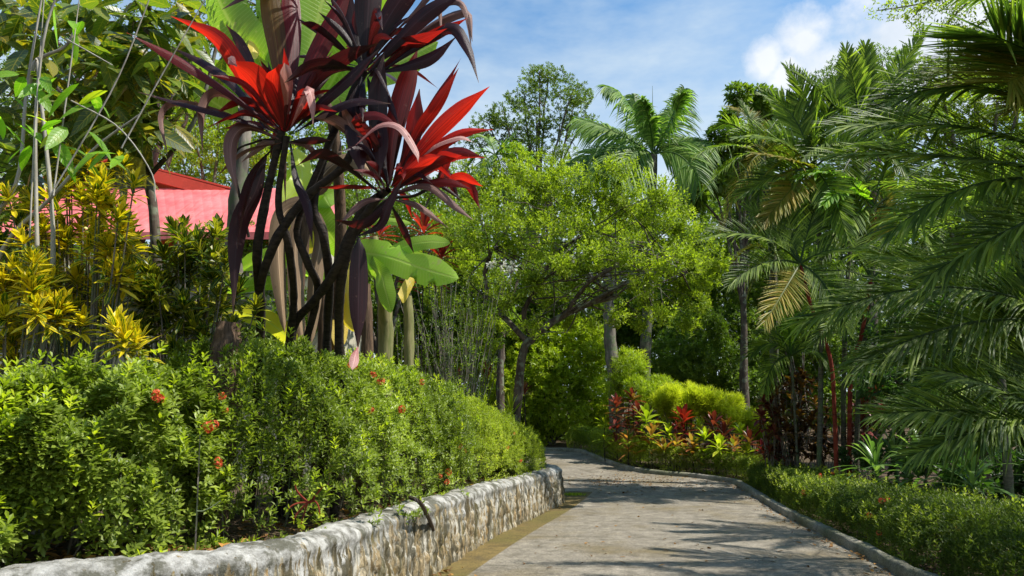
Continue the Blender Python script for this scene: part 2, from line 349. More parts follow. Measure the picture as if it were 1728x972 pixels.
def wall_mat():
    """v: stone number, t: height 0..1 (1 = cap), u: joint 0..1"""
    m, nt, out = newmat('rubble_wall')
    t = attr(nt, 't'); v = attr(nt, 'v'); j = attr(nt, 'u')
    stone = ramp(nt, v, [(0, (.20, .14, .06)), (.25, (.26, .21, .13)), (.45, (.12, .085, .04)), (.6, (.36, .33, .26)), (.8, (.24, .16, .07)), (1, (.31, .27, .19))])
    n = noisen(nt, 22, 4, .7); stone = mixc(nt, 1., stone, ramp(nt, n, [(.3, (.55, .55, .5)), (.7, (1.4, 1.35, 1.25))]), 'MULTIPLY')
    mort = ramp(nt, n, [(.3, (.10, .085, .06)), (.7, (.30, .27, .20))])
    col = mixc(nt, ramp(nt, j, [(.10, (1, 1, 1)), (.30, (0, 0, 0))]), stone, mort)
    dr = noisen(nt, 1, 4, .7, sx=(11, 11, 1.1))
    # lime running down from the coping, stronger near the top
    lime = math_(nt, 'ADD', dr, math_(nt, 'MULTIPLY', t, .14)); col = mixc(nt, ramp(nt, lime, [(.56, (0, 0, 0)), (.63, (.8, .8, .8))]), col, (.46, .44, .38))
    dr2 = noisen(nt, 1, 4, .7, sx=(8, 8, .9)); dk = math_(nt, 'ADD', dr2, math_(nt, 'MULTIPLY', t, .05)); col = mixc(nt, ramp(nt, dk, [(.49, (0, 0, 0)), (.57, (.88, .88, .88))]), col, (.045, .038, .018))
    ms = noisen(nt, 2.5, 4, .6); col = mixc(nt, ramp(nt, ms, [(.55, (0, 0, 0)), (.68, (.6, .6, .6))]), col, (.10, .085, .02))
    cap = ramp(nt, noisen(nt, 7, 6, .7), [(.32, (.09, .085, .07)), (.52, (.32, .31, .285)), (.75, (.56, .55, .52))])
    cap = mixc(nt, ramp(nt, noisen(nt, 3.1, 5, .72), [(.47, (0, 0, 0)), (.57, (.9, .9, .9))]), cap, (.075, .072, .05))
    cm = math_(nt, 'ADD', t, math_(nt, 'MULTIPLY', math_(nt, 'SUBTRACT', dr, .5), 1.5))
    col = mixc(nt, ramp(nt, cm, [(.72, (0, 0, 0)), (.80, (1, 1, 1))]), col, cap)
    p = nd(nt, 'BsdfPrincipled'); p.inputs['Roughness'].default_value = .85; p.inputs['Specular IOR Level'].default_value = .25; nt.links.new(col, p.inputs[0])
    bp = nd(nt, 'Bump'); bp.inputs['Strength'].default_value = .9; bp.inputs['Distance'].default_value = .015; nt.links.new(noisen(nt, 35, 5, .7), bp.inputs['Height']); nt.links.new(bp.outputs[0], p.inputs['Normal'])
    nt.links.new(p.outputs[0], out.inputs[0]); return m
M['wall'] = wall_mat()
def paint(name, col, corr=False):
    m, nt, out = newmat(name)
    n = noisen(nt, 1.2, 5, .7); c = mixc(nt, ramp(nt, n, [(.45, (0, 0, 0)), (.8, (.55, .55, .55))]), col, tuple(x*.5 for x in col))
    c = mixc(nt, ramp(nt, noisen(nt, 6, 4, .7), [(.55, (0, 0, 0)), (.75, (.4, .4, .4))]), c, tuple(min(1, x*1.3+.05) for x in col))
    p = nd(nt, 'BsdfPrincipled'); p.inputs['Roughness'].default_value = .55; nt.links.new(c, p.inputs[0]); nt.links.new(p.outputs[0], out.inputs[0]); return m
def roof_mat():
    m, nt, out = newmat('faded_red_sheet')
    st = noisen(nt, 1, 5, .75, sx=(9, .7, .7)); pt = noisen(nt, 2.2, 5, .7)
    c = mixc(nt, ramp(nt, pt, [(.35, (0, 0, 0)), (.65, (1, 1, 1))]), (.60, .10, .10), (.76, .20, .19))
    c = mixc(nt, ramp(nt, st, [(.50, (0, 0, 0)), (.68, (.7, .7, .7))]), c, (.26, .07, .05)); c = mixc(nt, ramp(nt, noisen(nt, 12, 4, .8), [(.60, (0, 0, 0)), (.68, (.6, .6, .6))]), c, (.13, .08, .05))
    p = nd(nt, 'BsdfPrincipled'); p.inputs['Roughness'].default_value = .6; nt.links.new(c, p.inputs[0]); nt.links.new(p.outputs[0], out.inputs[0]); return m
M['roof_pink'] = roof_mat(); M['unused'] = paint('faded_red_metal', (.72, .13, .13)); M['roof_red'] = paint('red_painted_metal', (.72, .075, .03)); M['house_wall'] = paint('painted_render', (.50, .46, .36)); M['wood_dark'] = paint('dark_timber', (.05, .03, .02))

# ------------------------------------------------------------------ world, sun
SUN_EL, SX, SY = 56, .86, -.12           # direction towards the sun
az = math.atan2(SX, SY)                  # from +Y clockwise
w = bpy.data.worlds.new('World'); sc.world = w; w.use_nodes = True; nt = w.node_tree; nt.nodes.clear()
wo = nt.nodes.new('ShaderNodeOutputWorld'); bg = nd(nt, 'Background'); bg.inputs[1].default_value = .15
sky = nd(nt, 'TexSky', sky_type='NISHITA', sun_disc=False, sun_elevation=R(SUN_EL), sun_rotation=az, air_density=1.0, dust_density=.6, ozone_density=1.6)
tc = nd(nt, 'TexCoord').outputs['Generated']
warp = nd(nt, 'Mapping'); warp.inputs['Scale'].default_value = (1.6, 1.6, 4.2); nt.links.new(tc, warp.inputs[0])
thin = noisen(nt, 1.5, 6, .62, warp.outputs[0])
sep = nd(nt, 'SeparateXYZ'); nt.links.new(tc, sep.inputs[0]); zz = sep.outputs[2]
f = math_(nt, 'ADD', thin, math_(nt, 'MULTIPLY', math_(nt, 'SUBTRACT', .42, zz), .75))
veil = ramp(nt, f, [(.30, (0, 0, 0)), (.66, (.92, .92, .92))])
blob = None
lump = noisen(nt, 6.5, 8, .6, tc)
for (bx, by, br) in [(1292, 105, 42), (1370, 62, 60), (1440, 25, 95), (1330, 130, 50), (1520, 60, 130), (1640, 30, 150), (1420, 110, 110), (1480, 90, 130), (1385, 40, 70)]:
    d = nrm(ray(bx, by)); vm = nd(nt, 'VectorMath', operation='DISTANCE'); nt.links.new(tc, vm.inputs[0]); vm.inputs[1].default_value = tuple(d)
    q = math_(nt, 'SUBTRACT', 1.0, math_(nt, 'DIVIDE', vm.outputs['Value'], br/F)); blob = q if blob is None else math_(nt, 'MAXIMUM', blob, q)
cf = math_(nt, 'ADD', blob, math_(nt, 'MULTIPLY', math_(nt, 'SUBTRACT', lump, .52), 3.2))
cmask = ramp(nt, cf, [(.0, (0, 0, 0)), (.55, (.93, .93, .93))])
ctone = ramp(nt, noisen(nt, 5, 5, .6, tc), [(.35, (3.5, 3.6, 3.7)), (.5, (3.2, 3.35, 3.6)), (.66, (2.5, 2.8, 3.15))])
skc = mixc(nt, 1., sky.outputs[0], (.74, 1.0, 1.06), 'MULTIPLY'); skc = mixc(nt, 1., skc, (.68, .68, .68), 'MULTIPLY'); col = mixc(nt, veil, skc, (2.6, 3.0, 3.25)); col = mixc(nt, cmask, col, ctone)
nt.links.new(col, bg.inputs[0]); nt.links.new(bg.outputs[0], wo.inputs[0])
sl = bpy.data.lights.new('sun', 'SUN'); sl.energy = 3.9; sl.angle = R(.53); sl.color = (1, .955, .87)
so = bpy.data.objects.new('sun', sl); C.objects.link(so)
h = math.hypot(SX, SY); e = R(SUN_EL); sd = Vector((SX/h*math.cos(e), SY/h*math.cos(e), math.sin(e)))
so.rotation_euler = sd.to_track_quat('Z', 'Y').to_euler(); so.location = sd*60
sc.view_settings.view_transform = 'Standard'; sc.view_settings.look = 'None'; sc.view_settings.gamma = 1; sc.view_settings.exposure = .98
cy = sc.cycles; cy.use_denoising = True; cy.max_bounces = 6; cy.diffuse_bounces = 3; cy.glossy_bounces = 2; cy.transmission_bounces = 4; cy.transparent_max_bounces = 4; cy.caustics_reflective = False; cy.caustics_refractive = False
cy.use_adaptive_sampling = True; cy.adaptive_threshold = .02
try: cy.denoiser = 'OPENIMAGEDENOISE'
except Exception: pass

# ------------------------------------------------------------------ ground, path, kerb, wall
xs = np.unique(np.concatenate([np.linspace(-400, -30, 20), np.linspace(-30, 30, 61), np.linspace(30, 400, 20)])); ys = np.unique(np.concatenate([np.linspace(-60, 0, 7), np.linspace(0, 60, 121), np.linspace(60, 110, 11), np.linspace(110, 900, 20)]))
X, Y = np.meshgrid(xs, ys); nx, ny = len(xs), len(ys)
Z = g(Y)+.012*np.sin(X*1.3)*np.sin(Y*.9)-.02
mb = MB(); q = (np.arange(ny-1)[:, None]*nx+np.arange(nx-1)[None])
mb.add(np.stack([X, Y, Z], -1), np.stack([q, q+1, q+1+nx, q+nx], -1).reshape(-1, 4)); struct('ground', mb, M['soil'], True)

# kerb line (inner top edge) from the camera to the far bend
kp = [(1800, 1085), (1660, 1018), (1563, 971), (1522, 957), (1481, 934), (1419, 905), (1358, 876), (1317, 856), (1280, 834), (1251, 817), (1233, 808), (1171, 799.5), (1110, 794.5), (1064, 788), (1023, 776), (990, 763), (961, 757)]
KL = np.array([on_ground(x, y, .12) for x, y in kp])
KL = np.vstack([[KL[0][0]-.1, KL[0][1]-2.5, .12], [KL[0][0], KL[0][1]-1, .12], KL, KL[-1]+[-3.2, .9, .1], KL[-1]+[-7, 1.2, .14]])
KLs = spline(KL, 260); KLs[:, 2] = g(KLs[:, 1])
def offset(L, d):
    T = nrm(np.gradient(L[:, :2], axis=0)); return np.stack([L[:, 0]+T[:, 1]*d, L[:, 1]-T[:, 0]*d, L[:, 2]], 1)   # + = right of travel
def ribbon(mb, L, offs, hs, wob=0, closed=False):
    """extrude a cross-section (offsets, heights) along L"""
    rows = []
    for i, (o, hh) in enumerate(zip(offs, hs)):
        q = offset(L, o); q[:, 2] += hh
        if wob: q += wob*np.stack([noise(q, 2.3, i), noise(q, 2.1, i+5), noise(q, 2.7, i+9)*.7], 1)
        rows.append(q)
    V = np.stack(rows, 1); n, k = V.shape[:2]; q = np.arange(n-1)[:, None]*k+np.arange(k-1)[None]
    mb.add(V, np.stack([q, q+1, q+1+k, q+k], -1).reshape(-1, 4))
mb = MB(); ribbon(mb, KLs, [-.02, -.015, 0, .02, .12, .14, .15], [-.05, .06, .115, .128, .13, .11, -.05], .02)
kb = mb.build('kerb', M['kerb'], smooth=True); kb['kind'] = 'structure'

# wall line (middle of its coping, 0.78 above the path)
wp = [(-260, 990), (-120, 970), (0, 950), (130, 940), (250, 930), (400, 915), (500, 897), (600, 870), (700, 843), (820, 812), (900, 795.5), (936, 789)]
WZ = .80
WL = []
for x, y in wp:
    d = ray(x, y); WL.append(d*((WZ-EYE)/d[2]))
WL = np.array(WL); WL[:, 2] = 0
WS = spline(WL, 700)
# curl the far end away to the left behind the hedge
endp = WS[-1].copy()
tail = spline([WS[-1], endp+[-.15, .7, 0], endp+[-1.0, 1.5, 0], endp+[-2.6, 2.2, 0], endp+[-5, 2.8, 0]], 90)[1:]
WS = np.vstack([WS, tail]); WS[:, 2] = 0
seg = np.linalg.norm(np.diff(WS, axis=0), axis=1); SL = np.concatenate([[0], np.cumsum(seg)])
ns = int(SL[-1]/.026); si = np.linspace(0, SL[-1], ns); Wc = np.stack([np.interp(si, SL, WS[:, k]) for k in range(3)], 1)
# profile: outer face up, rounded coping, inner face
hw = .16
pr = [(hw+.06, -.1)]+[(hw+.06-.04*z/.6, z) for z in np.linspace(0, .62, 24)]
cap = [(hw+.035*math.sin(a*1.0)-.0+(-hw*0), 0) for a in []]
for a in np.linspace(-.05, PI+.2, 18): pr.append(((hw+.028)*math.cos(a)*1.0, .66+.125*math.sin(a) if a > 0 else .66+.1*math.sin(a)))
pr += [(-hw, .5), (-hw, .0)]
pr = np.array(pr); npf = len(pr)
T = nrm(np.gradient(Wc[:, :2], axis=0)); Rt = np.stack([T[:, 1], -T[:, 0]], 1)
so_ = si[:, None]+0*pr[None, :, 0]; zz_ = pr[None, :, 1]+0*si[:, None]
# stones: jittered cells
cell = .13; st = []
for a in np.arange(-.5, SL[-1]+.5, cell):
    for b in np.arange(-.1, .75, cell*1.05): st.append((a+rng.uniform(-.075, .075), b+rng.uniform(-.07, .07)))
st = np.array(st); stv = rng.random(len(st))
arc = np.concatenate([[0], np.cumsum(np.linalg.norm(np.diff(pr, axis=0), axis=1))])-.1
Q = np.stack([so_.ravel(), np.broadcast_to(arc, so_.shape).ravel()], 1)
order = np.argsort(st[:, 0]); st = st[order]; stv = stv[order]
F1 = np.full(len(Q), 9.); F2 = np.full(len(Q), 9.); ID = np.zeros(len(Q))
lo = np.searchsorted(st[:, 0], Q[:, 0]-.4); 
for k in range(int(.8/cell*7.5)+8):
    ii = np.clip(lo+k, 0, len(st)-1); d = np.hypot((Q[:, 0]-st[ii, 0])*1.3, (Q[:, 1]-st[ii, 1])*.8)
    isf = d < F1; same = (d == F1)
    F2 = np.where(isf, F1, np.where(same, F2, np.minimum(F2, d))); ID = np.where(isf, stv[ii], ID); F1 = np.where(isf, d, F1)
jn = np.clip((F2-F1)/.06, 0, 1); dome = np.sqrt(jn)*.038*(.3+ID)
face = np.clip((.60-np.broadcast_to(pr[:, 1], so_.shape).ravel())/.08, 0, 1)
P3 = np.stack([(Wc[:, 0][:, None]+Rt[:, 0][:, None]*pr[None, :, 0]).ravel(), (Wc[:, 1][:, None]+Rt[:, 1][:, None]*pr[None, :, 0]).ravel(), (zz_+g(Wc[:, 1])[:, None]*1.0).ravel()], 1)
NN = np.gradient(pr, axis=0); NN = nrm(np.stack([NN[:, 1], -NN[:, 0]], 1))   # outward in profile plane
nn = np.stack([(Rt[:, 0][:, None]*NN[None, :, 0]).ravel(), (Rt[:, 1][:, None]*NN[None, :, 0]).ravel(), np.broadcast_to(NN[:, 1], so_.shape).ravel()], 1)
front = np.broadcast_to(pr[:, 0] > -.1, so_.shape).ravel()
disp = np.where(front, dome*(.18+.82*face)-.02, 0)+.020*noise(P3, 3.0, 2)+.012*noise(P3, 9, 3)
P3 += nn*disp[:, None]
tt = np.clip(np.broadcast_to(pr[:, 1], so_.shape).ravel()/.78, 0, 1)
sw = thing('stone_wall', 'low curving rubble stone retaining wall with a whitewashed rounded top along the path', 'wall', (WS[350][0], WS[350][1], 0))
q = np.arange(ns-1)[:, None]*npf+np.arange(npf-1)[None]; Fq = np.stack([q, q+1, q+1+npf, q+npf], -1)
ci = 22   # profile row where the coping begins
for nm, a, b in (('stonework', 0, ci), ('coping', ci, npf-1)):
    mb = MB(); Vg = P3.reshape(ns, npf, 3)[:, a:b+1]; k = b-a+1; q = np.arange(ns-1)[:, None]*k+np.arange(k-1)[None]
    mb.add(Vg, np.stack([q, q+k, q+1+k, q+1], -1).reshape(-1, 4), jn.reshape(ns, npf)[:, a:b+1].ravel(), tt.reshape(ns, npf)[:, a:b+1].ravel(), ID.reshape(ns, npf)[:, a:b+1].ravel())
    mb.build(nm, M['wall'], sw, True)

# path surface between wall and kerb
n = 220
pl = spline([on_ground(x, y) for x, y in [(640, 1080), (790, 972), (900, 898), (1000, 831)]], 60)
near = spline([[pl[0][0]-1.2, pl[0][1]-4, 0], pl[0]], 12)[:-1]
Lf = np.vstack([near, pl])
# far part: left edge follows the wall tail
wt = offset(np.vstack([WS[-95:], ]), .24); wt = wt[wt[:, 1] > pl[-1][1]+.4]
Lf = np.vstack([Lf, wt, wt[-1]+[-4, .6, 0]])
def resample(L, n):
    s = np.concatenate([[0], np.cumsum(np.linalg.norm(np.diff(L, axis=0), axis=1))]); x = np.linspace(0, s[-1], n)
    return np.stack([np.interp(x, s, L[:, k]) for k in range(3)], 1)
Rf = offset(KLs, -.01)
def fix(L): L = L.copy(); L[:, 2] = g(L[:, 1]); return L
def sheet(mb, A, B, lift, k=14):
    t = np.linspace(0, 1, k)[None, :, None]; V = A[:, None]*(1-t)+B[:, None]*t; V[..., 2] = g(V[..., 1])+lift
    n = len(A); q = np.arange(n-1)[:, None]*k+np.arange(k-1)[None]
    mb.add(V, np.stack([q, q+1, q+1+k, q+k], -1).reshape(-1, 4))
i0 = 72
# match left/right samples by pieces: straight part by Y, bend part by length
yb = pl[-1][1]
A1 = resample(Lf[:len(near)+60], 120); iR = np.argmin(np.abs(KLs[:, 1]-yb)); iR = np.argmin(np.abs(Rf[:, 1]-20.3))
B1 = resample(Rf[:iR+1], 120); A2 = resample(Lf[len(near)+59:], 140); B2 = resample(Rf[iR:], 140)
mb = MB(); sheet(mb, np.vstack([A1, A2[1:]]), np.vstack([B1, B2[1:]]), .012); struct('path', mb, M['path'], True)
# mossy strip between the wall and the path slab
Wf = offset(WS, .10); m_ = (Wf[:, 1] < pl[-1][1]+1.0); Wn = Wf[m_]; iS = np.argmin(np.abs(Wn[:, 1]-3.0)+ (np.arange(len(Wn)) < 0))
Wn = Wn[(Wn[:, 0] > -3.2)]
gl = np.vstack([[[Lf[0][0], Lf[0][1], 0]], pl]); A = resample(Wn, 120); Bq = resample(np.vstack([gl, pl[-1]+[.15, .9, 0]]), 120)
mb = MB(); sheet(mb, A, Bq, .004, 8); struct('gutter', mb, M['gutter'], True)
# raised soil behind the wall
mb = MB(); Wb = resample(offset(WS, -.12), 160); Bk = resample(offset(WS, -.12), 160)
cen = np.array([-30., 26., 0]); t = np.linspace(0, 1, 40)[None, :, None]**1.5
Bk = np.stack([np.linspace(-40, -30, 160), np.linspace(8, 60, 160), np.zeros(160)], 1)
V = Wb[:, None]*(1-t)+Bk[:, None]*t; V[..., 2] = .66+g(V[..., 1])*.9+.05*noise(V.reshape(-1, 3), 1.1).reshape(V.shape[:2])*(t[..., 0] > 0)
V[:, 0, 2] -= .02
q = np.arange(159)[:, None]*40+np.arange(39)[None]; mb.add(V, np.stack([q, q+1, q+41, q+40], -1).reshape(-1, 4)); struct('planting_soil', mb, M['soil'], True)
def zsoil(x, y): return .66+float(g(y))*.9
# ================================================================== PLANT BUILDERS
def hedge_samples(L, hw, z0, z1, n, dens_low=1., rough=.14, inner=.35, lo=-.1, seed=0, lumps=.55):
    """points and outward directions on a boxy-round ribbon; L centreline (k,2), hw/z0/z1 per point"""
    s = np.concatenate([[0], np.cumsum(np.linalg.norm(np.diff(L, axis=0), axis=1))])
    x = rng.uniform(0, s[-1], n); cx = np.interp(x, s, L[:, 0]); cy_ = np.interp(x, s, L[:, 1])
    T = nrm(np.stack([np.interp(x, s, np.gradient(L[:, 0], s)), np.interp(x, s, np.gradient(L[:, 1], s))], 1)); Rr = np.stack([T[:, 1], -T[:, 0]], 1)
    w = np.interp(x, s, hw); a = np.interp(x, s, z0); b = np.interp(x, s, z1)
    ph = rng.uniform(lo, PI-lo, n)
    c, sn = np.cos(ph), np.sin(ph); ex = .55
    cc = np.sign(c)*np.abs(c)**ex; ss = np.sign(sn)*np.abs(sn)**ex
    # rounded ends
    endf = np.clip(np.minimum(x, s[-1]-x)/np.maximum(w*.7, .05), 0, 1)**.5
    r = np.where(rng.random(n) < inner, rng.uniform(.45, 1, n), 1.0)
    off = cc*w*r*endf; z = a+(b-a)*(.5+.5*0+.0)+0
    z = a+(b-a)*np.clip(ss*r*(.55+.45*endf), 0, 1.1)
    P = np.stack([cx+Rr[:, 0]*off, cy_+Rr[:, 1]*off, z], 1)
    D = nrm(np.stack([Rr[:, 0]*cc, Rr[:, 1]*cc, ss*.9+.25], 1))
    nz = noise(P, 1.6, seed)*.5+noise(P, 4.2, seed+3)*.5
    P = P+D*(nz*rough*(b-a+.3))[:, None]
    keep = (noise(P, 3.2, seed+7) > -lumps) | (r < .95)
    low = np.clip((z-a)/(b-a+1e-6), 0, 1); keep &= rng.random(n) < (dens_low+(1-dens_low)*np.clip(low*1.6, 0, 1))
    D = nrm(D+UP*.55+rng.normal(0, .35, D.shape))
    return P[keep], D[keep]

def twig(mb, p, d, L, r, k=4, sag=.1, n=4, v=0.):
    d = nrm(d); q = [p+d*L*f+np.array([0, 0, -sag*L*f*f])+rng.normal(0, L*.04, 3)*(f > 0) for f in np.linspace(0, 1, n)]
    tube(mb, q, [r, r*.5], k, v); return q[-1]

def crown(mbl, mbw, clumps, per, trunk_top, kind='d', L=.1, W=.04, k=7, sl=.12, squash=.8, gap=.25, up=.5, seed=0., limb=.06, twigs=4, spread=1.1, solid=.35, drp=.2, prof='oval', S=4):
    """leafy clumps (centre, radius) joined to the trunk by limbs. per = shoots per unit clump area"""
    c = [np.asarray(q[0], float) for q in clumps]
    for i, (cc, r) in enumerate(clumps):
        cc = np.asarray(cc, float); n = int(per*r*r)
        u = rand_dir(n); rr = r*np.where(rng.random(n) < solid, rng.uniform(.35, 1, n), rng.uniform(.82, 1.08, n))
        P = cc+u*rr[:, None]*[1, 1, squash]; P += u*(noise(P, 1.3/r, seed+i*.37)*.28*r+noise(P, 4/r, seed+i)*.12*r)[:, None]
        keep = noise(P, 3.0/r, seed+i+5) > -1+gap*2.2
        P = P[keep]; u = u[keep]; D = nrm(u+UP*up+rng.normal(0, .4, u.shape))
        v = np.clip(.35+.35*noise(P, 1.2/r, seed+9)+rng.normal(0, .18, len(P)), 0, 1)
        shoots(mbl, P, D, k, sl, L, W, spread, kind, v, droop=drp, prof=prof, S=S)
        if mbw is not None:
            # limb from the trunk
            t0 = np.asarray(trunk_top[i % len(trunk_top)], float); mid = (t0+cc)/2+np.array([0, 0, .12*np.linalg.norm(cc-t0)])+rng.normal(0, .12*r, 3)
            q = bez(t0, mid, cc+UP*r*.2, 9); q[1:-1] += rng.normal(0, .03*r, (7, 3)); tube(mbw, q, [limb, limb*.35], 6, bump=.15)
            for _ in range(twigs):
                d = nrm(rand_dir(1)[0]+UP*.4); a = q[rng.integers(3, 9)]
                e = a+d*[1, 1, squash]*r*rng.uniform(.6, .95); tube(mbw, bez(a, (a+e)/2+rng.normal(0, .12*r, 3), e, 6), [limb*.3, limb*.08], 4)

def px_clumps(lst, Y0, jit=.1, squash=1):
    """(px, py, radius px, extra depth) -> world clumps"""
    out = []
    for q in lst:
        Yd = Y0+(q[3] if len(q) > 3 else rng.uniform(-jit, jit)*Y0); d = Yd/F; out.append((at(q[0], q[1], Yd), q[2]*d*1.02))
    return out

def gz(p): return float(g(p[1]))
def tree(name, label, cat, base, clumps, leafmat, per=60, trunk_r=.15, bark='bark', trunk_pts=None, group=None, tops=None, **kw):
    base = np.array([base[0], base[1], base[2] if len(base) > 2 else gz(base)-.05])
    o = thing(name, label, cat, base, group)
    cen = np.mean([c for c, r in clumps], axis=0); lowest = min(c[2]-r*.6 for c, r in clumps)
    mbl, mbw = MB(), MB()
    if trunk_pts is None:
        top = base*.45+cen*.55; top[2] = base[2]+(cen[2]-base[2])*.62
        trunk_pts = spline([base, base*.8+top*.2+rng.normal(0, .05, 3)*[1, 1, 0]+[0, 0, .2*(top[2]-base[2])], base*.4+top*.6+[0, 0, 0], top], 14)
    tube(mbw, trunk_pts, [trunk_r*1.25, trunk_r, trunk_r*.8, trunk_r*.55], 9, bump=.18)
    crown(mbl, mbw, clumps, per, tops if tops is not None else [trunk_pts[-1], trunk_pts[int(len(trunk_pts)*.75)]], limb=trunk_r*.45, **kw)
    mbw.build('trunk', M[bark], o, True); mbl.build('crown', M[leafmat], o)
    return o
def shrub(name, label, cat, base, clumps, leafmat, per=80, group=None, stem='bark', nst=5, **kw):
    base = np.array([base[0], base[1], base[2] if len(base) > 2 else gz(base)]); o = thing(name, label, cat, base, group)
    mbl, mbw = MB(), MB()
    tops = [base+rng.normal(0, .08, 3)*[1, 1, 0] for _ in range(nst)]
    kw.setdefault('limb', .03); crown(mbl, mbw, clumps, per, tops, **kw)
    mbw.build('stems', M[stem], o, True); mbl.build('foliage', M[leafmat], o); return o

# ---- palm frond
def frond(parent, P0, Pc, P2, LL=.5, n=34, w=.03, roll=0., vee=.3, droop=.35, mat='palm', rib='rachis', tipa=20, basea=56, rr=.012, petiole=.12, S=5, taper=.45, irr=.06, name='frond'):
    mb = MB(); Q = bez(P0, Pc, P2, 40); T = nrm(np.gradient(Q, axis=0))
    tube(mb, Q, [rr, rr*.8, rr*.2], 6)
    s = nrm(np.cross(T, UP+1e-3)); N = np.cross(s, T); c, sn = math.cos(roll), math.sin(roll)
    s, N = s*c+N*sn, N*c-s*sn
    f = np.linspace(petiole, .995, n); x = f*39; i = np.minimum(x.astype(int), 38); a = (x-i)[:, None]
    P = Q[i]*(1-a)+Q[i+1]*a; t = T[i]; ss = s[i]; nn = N[i]
    g_ = (f-petiole)/(1-petiole); ln = LL*(np.minimum(1, .55+g_*1.8))*(1-(1-taper)*np.clip((g_-.45)/.55, 0, 1)**1.3)
    ang = np.radians(basea+(tipa-basea)*g_)
    for sg in (-1, 1):
        an = ang+rng.normal(0, irr, n); d = t*np.cos(an)[:, None]+sg*ss*np.sin(an)[:, None]+nn*vee*(1-g_*.4)[:, None]+rng.normal(0, irr*.6, (n, 3))
        l = ln*rng.uniform(.82, 1.08, n)*np.where(rng.random(n) < .05, .45, 1)
        d = d+np.where(rng.random((n, 1)) < .06, 1., 0)*(rng.normal(0, .35, (n, 3))-[0, 0, .35])
        leaves(mb, P, d, nn+ss*sg*.2, l, w*(.75+.25*np.sin(g_*PI)), droop*rng.uniform(.6, 1.4, n), 'grass' if w < .05 else 'strap', S, 3, .3)
    return mb.build(name, M[mat], parent, False)
def dirv(azd, eld): a, e = R(azd), R(eld); return np.array([math.sin(a)*math.cos(e), math.cos(a)*math.cos(e), math.sin(e)])
def palm(name, label, base, head, specs, trunk_r=.06, LL=.5, L=2.0, mat='palm', shaft=None, shaft_len=.8, group=None, bark='palm_trunk', lean=None, **kw):
    """specs: list of (azimuth deg, elevation deg, length factor, sag[, material])"""
    base = np.asarray(base, float); head = np.asarray(head, float); o = thing(name, label, 'palm', base, group)
    tp = spline([base, base*.66+head*.34+(lean if lean is not None else rng.normal(0, .05, 3)), base*.3+head*.7, head], 26)
    mb = MB(); tube(mb, tp, np.interp(np.linspace(0, 1, 26), [0, .1, 1], [trunk_r*1.35, trunk_r, trunk_r*.85])*(1+.05*np.sin(np.arange(26)*2.2)), 10, bump=.05); mb.build('trunk', M[bark], o, True)
    if shaft:
        mb = MB(); d = nrm(head-tp[-3]); tube(mb, [head-d*.05, head+d*shaft_len*.5, head+d*shaft_len], [trunk_r*1.25, trunk_r*1.1, trunk_r*.5], 10); mb.build('crownshaft', M[shaft], o, True); hd = head+d*shaft_len*.85
    else: hd = head
    for sp in specs:
        a, e, lf, sag = sp[:4]; d = dirv(a, e); LLn = L*lf; p2 = hd+dirv(a, 0)*np.hypot(d[0], d[1])*LLn*1.0+UP*(d[2]*LLn-sag*LLn); pc = hd+d*LLn*.55
        m_ = sp[4] if len(sp) > 4 else mat
        frond(o, hd, pc, p2, LL=.6*lf, mat=m_, roll=rng.uniform(-.5, .5), **kw)
    return o
def rosette(mb, p, n, L, W, el0=15, el1=80, droop=.25, prof='strap', S=5, fold=.25, axis=UP, jit=8):
    a = np.arange(n)*137.5+rng.uniform(0, 360); e = np.linspace(el0, el1, n)+rng.normal(0, jit, n)
    ar, er = np.radians(a), np.radians(e); D = np.stack([np.cos(ar)*np.cos(er), np.sin(ar)*np.cos(er), np.sin(er)], 1)
    ax = nrm(axis); xx = nrm(np.cross(ax, [.2, .9, .1])); yy = np.cross(ax, xx); D = D[:, :1]*xx+D[:, 1:2]*yy+D[:, 2:]*ax
    leaves(mb, np.asarray(p)+ax*np.linspace(0, L*.25, n)[:, None], D, ax-D*.3+rng.normal(0, .1, (n, 3)), L*rng.uniform(.75, 1.05, n), W*rng.uniform(.8, 1.1, n), droop, prof, S, 3, fold)

# ---- single big leaf from a 3D curve
def big_leaf(parent, name, pts, width, mat, roll=0., fold=.25, prof='lance', S=18, Cc=7, wave=.03, notch=0, label=None, view=np.array([0, 0, EYE]), curl=0.):
    Q = spline(pts, S); T = nrm(np.gradient(Q, axis=0)); vw = nrm(Q-view)
    s = nrm(np.cross(T, vw)); N = np.cross(s, T); ro = roll*np.ones(S) if np.ndim(roll) == 0 else np.interp(np.linspace(0, 1, S), np.linspace(0, 1, len(roll)), roll)
    c, sn = np.cos(ro)[:, None], np.sin(ro)[:, None]; s, N = s*c+N*sn, N*c-s*sn
    t = np.linspace(0, 1, S); w = PROF[prof](t)*width/2; w[-1] = width*.01
    cu = np.linspace(-1, 1, Cc)
    ph = rng.uniform(0, 6.28)
    V = Q[:, None]+s[:, None]*(w[:, None]*cu)[..., None]+N[:, None]*((np.abs(cu)**1.3)[None]*w[:, None]*fold+wave*width*cu[None]*np.sin(t*11+ph)[:, None]-curl*w[:, None]*(cu[None]**2))[..., None]
    if notch:
        for kq in rng.integers(3, S-3, notch):
            sg = rng.choice([0, -1]); V[kq, sg] = V[kq, Cc//2]*.7+V[kq, sg]*.3
    mb = MB(); q = np.arange(S-1)[:, None]*Cc+np.arange(Cc-1)[None]
    mb.add(V, np.stack([q, q+1, q+1+Cc, q+Cc], -1).reshape(-1, 4), np.tile(cu, S), np.repeat(t, Cc), rng.random())
    return mb.build(name, M[mat], parent, True, label)
